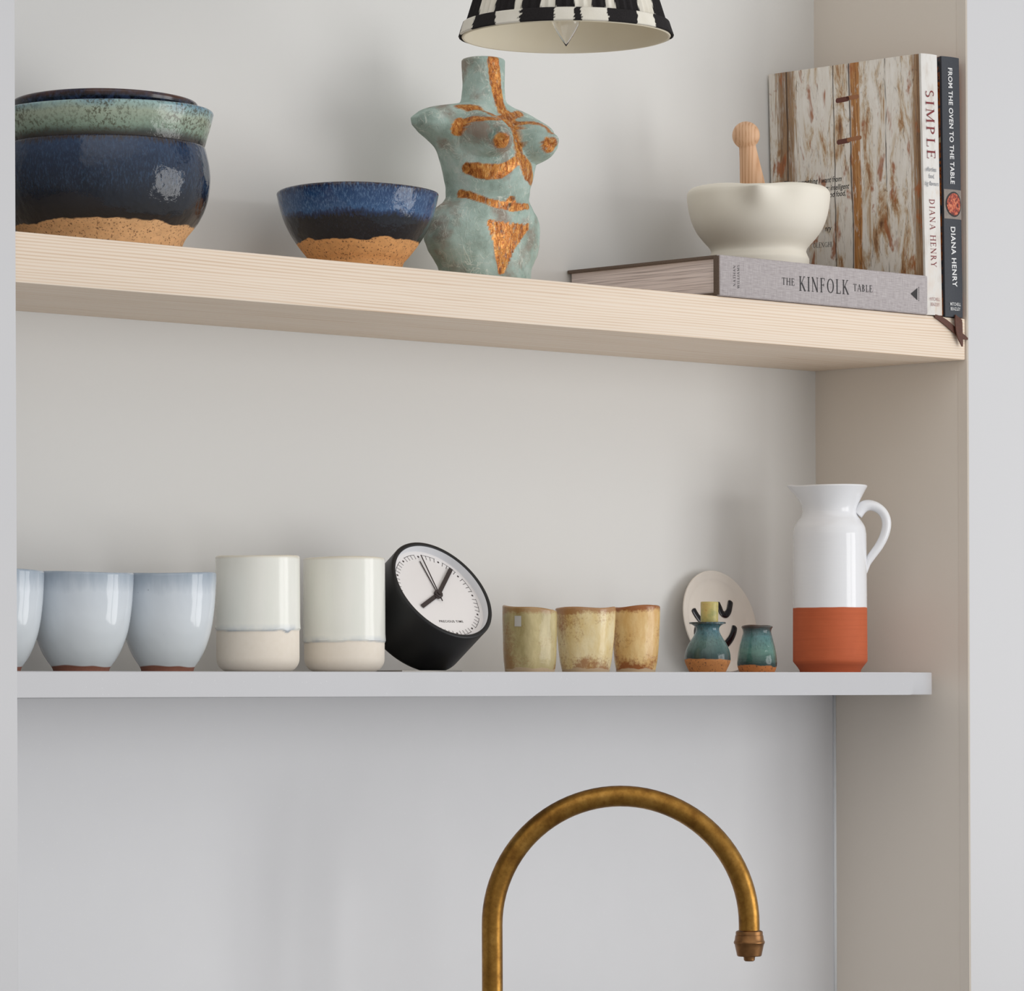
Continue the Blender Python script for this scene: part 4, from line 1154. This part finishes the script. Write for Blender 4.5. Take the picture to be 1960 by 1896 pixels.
for k in range(1, 49):
    a = PI*k/48; u = Rr-Rr*math.cos(a); pts.append((CPH*u, -SPH*u, zcen-.92+Rr*math.sin(a)))
u = 2*Rr; zEnd = at_y(1434, 1784, .02-SPH*2*Rr).z-.92
pts.append((CPH*u, -SPH*u, zEnd))
V, Fc = tube(pts, r_p, 40); mesh_obj('spout', V, Fc, M_brass, t, True, 50)
m2 = Mat('copper_toned_brass', (150, 96, 56), .35, 1); m2.color(m2.mix(m2.noise(140, 4), (108, 76, 48), (156, 114, 74))); M_cop = m2.m
sN = scale_at(Vector((P.x+CPH*u, .02-SPH*u, 1.1)))
zN = lambda y: zEnd-(y-1784)*sN
pr = [(0, zN(1780)), (22*sN, zN(1780)), (25.5*sN, zN(1782)), (26*sN, zN(1784)), (26*sN, zN(1789)), (26.8*sN, zN(1789.5)), (27*sN, zN(1791)), (28*sN, zN(1798.5)), (29.8*sN, zN(1802)), (29.8*sN, zN(1804)), (28*sN, zN(1807)), (23.5*sN, zN(1828)), (22*sN, zN(1829.5)), (12*sN, zN(1830)), (11*sN, zN(1832)), (10.5*sN, zN(1837)), (8*sN, zN(1839)), (0, zN(1839))]
lathe('nozzle', pr, M_cop, t, 64, .002, center=(CPH*u, -SPH*u, 0), sharp=25)
lathe('base', [(0, 0), (.027, 0), (.027, .004), (.022, .008), (.018, .02), (.016, .05), (.0155, .06), (0, .06)], M_brass, t, 48, .004)

# ================================================================== PENDANT LAMP
YL = -.13
P = at_y(1083.5, 71, YL); s = scale_at(P); zS = P.z
t = thing('pendant_lamp', 'pleated black and white ikat lampshade hanging above the torso', 'lamp', (P.x, YL, 2.53))
off = Vector((0, 0, zS-2.53))
Rb = 197.5*s; slope = .315; HS = 205*s; hb = 25*s
def ik(edges, hw):
    out = []
    for x, c in edges:
        out.append((math.asin(max(-1, min(1, (x-992)/hw))), c))
    return out
UPP = ik([(105, 0), (240, 1), (380, 0), (545, 1), (612, 0), (778, 1), (900, 0), (1055, 1), (1215, 0), (1325, 1), (1400, 0), (1612, 1), (1760, 0)], 862)
BND = ik([(105, 0), (118, 1), (215, 0), (400, 1), (610, 0), (890, 1), (1047, 0), (1108, 1), (1335, 0), (1562, 1), (1712, 0)], 886)
def ikat(tab, ph, z_):
    # ph: angle to the viewer's right of the line of sight; the far side repeats in a similar rhythm
    if abs(ph) > PI/2:
        ph = (PI-ph) if ph > 0 else (-PI-ph)
        ph = -ph
    j = .022*nz(ph*14, z_*40, 1, 1)+.03*nz(ph*2, z_*420, 5, 1)+.018*nz(ph*60, z_*1500, 2, 1)
    c = 0
    for e, v in tab:
        if ph+j > e: c = v
    return float(c)
def shade_mesh(z0, z1, nz_, pleat, tab, dr, th=0):
    N = 840; V, Fc, A = [], [], []
    for j in range(nz_+1):
        z_ = z0+(z1-z0)*j/nz_
        R = Rb+dr-slope*z_
        for k in range(N):
            q = 2*PI*k/N
            ph = q-TOCAM; ph = (ph+PI) % (2*PI)-PI        # + = counter-clockwise seen from above = viewer's right
            w = (q*72/(2*PI)) % 1
            p = pleat*(abs(2*w-1)-.5)*2 if pleat else .0004*nz(q*8, z_*60, 0, 1)
            V.append(Vector(((R+p)*math.cos(q), (R+p)*math.sin(q), z_))+off); A.append(ikat(tab, ph, z_))
    for j in range(nz_):
        for k in range(N):
            k2 = (k+1) % N; Fc.append((j*N+k, j*N+k2, (j+1)*N+k2, (j+1)*N+k))
    return V, Fc, A
m = Mat('ikat_cotton', (230, 224, 208), .9, spec=.15)
a = m.attr('mask'); wv = m.noise(1, 2, .6, m.co((900, 900, 900)))
m.color(m.mix(a, m.mix(wv, (30, 28, 30), (50, 47, 47)), m.mix(m.noise(60, 3), (222, 216, 200), (240, 236, 226)))); m.bump(wv, .25, .0006); M_ikat = m.m
V, Fc, A = shade_mesh(hb*.9, HS, 20, .0011, UPP, .0006); mesh_obj('shade', V, Fc, M_ikat, t, True, 60, {'mask': A})
V, Fc, A = shade_mesh(0, hb, 10, 0, BND, .0022); o = mesh_obj('trim_band', V, Fc, M_ikat, t, True, 60, {'mask': A})
md = o.modifiers.new('thick', 'SOLIDIFY'); md.thickness = .0016; md.offset = -1
m = Mat('cream_lining', (232, 222, 198), .85, spec=.1); m.color(m.mix(m.noise(20, 3), (228, 217, 192), (236, 228, 208)))
pr = [(Rb-.0008, -.0004), (Rb+.0006, -.0006), (Rb+.0012, .0004), (Rb+.0006, .001), (Rb-.0010, .001), (Rb-.0010-slope*HS, HS), (Rb-.0018-slope*HS, HS), (Rb-.0018, .0005), (Rb-.0008, -.0004)]
lathe('lining', pr, m.m, t, 160, .006, center=off)
mg = Mat('clear_glass', (255, 255, 255), .0); mg.b.inputs['Transmission Weight'].default_value = 1; mg.b.inputs['IOR'].default_value = 1.45
zt_ = -17.5*s
bp = spline([(0.0004, zt_), (2.5*s, zt_+3*s), (10*s, zt_+14*s), (20*s, zt_+30*s), (28*s, zt_+47*s), (33*s, zt_+70*s), (35*s, zt_+95*s), (30*s, zt_+130*s), (22*s, zt_+160*s), (20*s, zt_+175*s)], 6)
bp = [(0, zt_)] + bp; inn = [(max(r-.0009, 0), z_+.0006) for r, z_ in reversed(bp)]
bulb = lathe('bulb', bp+inn, mg.m, t, 64, .003, center=off, sharp=80)
M_sock = Mat('brass_fitting', (150, 118, 66), .35, 1).m
lathe('socket', [(0, zt_+170*s), (24*s, zt_+170*s), (26*s, zt_+175*s), (26*s, zt_+245*s), (18*s, zt_+255*s), (0, zt_+255*s)], M_sock, t, 48, .01, center=off)
# spider ring carrying the shade
rt = Rb-.001-slope*HS; zt2 = HS-.004
V, Fc = [], []
for k in range(3):
    a = 2*PI*k/3+.3
    v2, f2 = tube([off+Vector((24*s*math.cos(a), 24*s*math.sin(a), zt_+235*s)), off+Vector((rt*math.cos(a), rt*math.sin(a), zt2))], .0014, 8)
    i = len(V); V += v2; Fc += [tuple(j+i for j in f) for f in f2]
mesh_obj('shade_carrier', V, Fc, M_sock, t)
M_cord = Mat('black_cord', (30, 28, 28), .7).m
V, Fc = tube([off+Vector((0, 0, zt_+250*s)), Vector((0, 0, .0))], .0028, 12); mesh_obj('cord', V, Fc, M_cord, t)
lathe('ceiling_rose', [(0, .02), (.045, .02), (.045, .008), (.03, 0), (.004, -.006), (0, -.006)], M_sock, t, 48, .01)
o_room = struct(bm_obj('ceiling', box_bm(-2.3, 1.3, -.26, 0, 2.55, 2.65), M_wall))

# ================================================================== LIGHT
def area(name, loc, target, sx, sy, power, col):
    l = bpy.data.lights.new(name, 'AREA'); l.shape = 'RECTANGLE'; l.size = sx; l.size_y = sy; l.energy = power; l.color = col
    o = bpy.data.objects.new(name, l); o.location = loc
    d = (Vector(target)-Vector(loc)).normalized(); o.rotation_euler = d.to_track_quat('-Z', 'Y').to_euler(); link(o); return o
# two tall window panes across the room, to the right
WC = Vector((.85, -2.3, 1.30)); WT = Vector((-.55, .1, 1.42)); wd = (WT-WC).normalized(); ws = Vector((-wd.y, wd.x, 0)).normalized()
for k in (-1, 1):
    area('window_daylight', WC + ws*k*.42, WT + ws*k*.42, .74, 1.5, 12, (1.0, .995, .985))
# the bright room: soft daylight, strongest from the window side and the front, dimmer overhead and far left
W = bpy.data.worlds.new('room_ambient'); S.world = W; W.use_nodes = True
wt = W.node_tree; bg = wt.nodes['Background']; tcw = wt.nodes.new('ShaderNodeTexCoord')
dt = wt.nodes.new('ShaderNodeVectorMath'); dt.operation = 'DOT_PRODUCT'; dt.inputs[1].default_value = Vector((.40, -.90, .06)).normalized()
wt.links.new(tcw.outputs['Generated'], dt.inputs[0])
cr_ = wt.nodes.new('ShaderNodeValToRGB'); e = cr_.color_ramp.elements
e[0].position = .30; e[0].color = (.205, .172, .14, 1); e[1].position = .95; e[1].color = (.92, .93, .95, 1)
x_ = cr_.color_ramp.elements.new(.62); x_.color = (.54, .53, .51, 1)
mr = wt.nodes.new('ShaderNodeMapRange'); mr.inputs[1].default_value = -1; mr.inputs[2].default_value = 1
wt.links.new(dt.outputs['Value'], mr.inputs[0]); wt.links.new(mr.outputs[0], cr_.inputs[0]); # second, weaker source: pale ceiling light from above and the left of the viewer
dt2 = wt.nodes.new('ShaderNodeVectorMath'); dt2.operation = 'DOT_PRODUCT'; dt2.inputs[1].default_value = Vector((-.46, -.28, .85)).normalized()
wt.links.new(tcw.outputs['Generated'], dt2.inputs[0])
c2 = wt.nodes.new('ShaderNodeValToRGB'); e = c2.color_ramp.elements
e[0].position = .48; e[0].color = (0, 0, 0, 1); e[1].position = .95; e[1].color = (1.0, .98, .96, 1)
wt.links.new(dt2.outputs['Value'], c2.inputs[0])
ad = wt.nodes.new('ShaderNodeMix'); ad.data_type = 'RGBA'; ad.blend_type = 'ADD'; ad.inputs[0].default_value = 1
wt.links.new(cr_.outputs[0], ad.inputs[6]); wt.links.new(c2.outputs[0], ad.inputs[7])
wt.links.new(ad.outputs[2], bg.inputs[0]); bg.inputs[1].default_value = .80

# ================================================================== TIDY THE TREE
def child(o, name):
    for c in o.children:
        if c.name.split('.')[0] == name: return c
SUB = {'title_lettering': 'spine', 'author_lettering': 'spine', 'subtitle_lettering': 'spine', 'publisher_lettering': 'spine', 'spine_emblem': 'spine', 'emblem_dots': 'spine',
       'dish_picture': 'spine', 'quote_lettering': 'cover_boards', 'printed_bolt': 'cover_boards', 'dial_lettering': 'dial', 'minute_marks': 'dial', 'square_mark': 'cup_body', 'brush_stroke': 'plate_body', 'bulb': 'socket'}
bpy.context.view_layer.update()
for o in list(COL.objects):
    k = o.name.split('.')[0]
    if k in SUB and o.parent is not None:
        p = child(o.parent, SUB[k])
        if p is not None and p is not o: o.parent = p
# a thing made of a single body is that body
for o in list(COL.objects):
    if o.type == 'EMPTY' and o.parent is None and len(o.children) == 1:
        b = o.children[0]; nm = o.name
        loc, rot = o.location.copy(), o.rotation_euler.copy(); props = {k: o[k] for k in o.keys()}
        b.parent = None; b.location = loc; b.rotation_euler = rot
        bpy.data.objects.remove(o); b.name = nm
        for k, v in props.items(): b[k] = v

# ================================================================== CAMERA
cd = bpy.data.cameras.new('camera'); cam = bpy.data.objects.new('camera', cd); link(cam)
right = (RGT - UP*ROLL).normalized(); up = (UP + RGT*ROLL).normalized(); back = -FWD
Mcam = Matrix((right, up, back)).transposed().to_4x4(); Mcam.translation = CAM
cam.matrix_world = Mcam
cd.sensor_width = 36; cd.sensor_fit = 'HORIZONTAL'; cd.lens = F/1960*36
cd.shift_x = 0; cd.shift_y = (HY-948)/1960
cd.clip_start = .1; cd.clip_end = 50
S.camera = cam
S.view_settings.view_transform = 'Standard'; S.view_settings.look = 'None'; S.view_settings.gamma = 1
S.view_settings.use_curve_mapping = False; S.view_settings.exposure = -.05
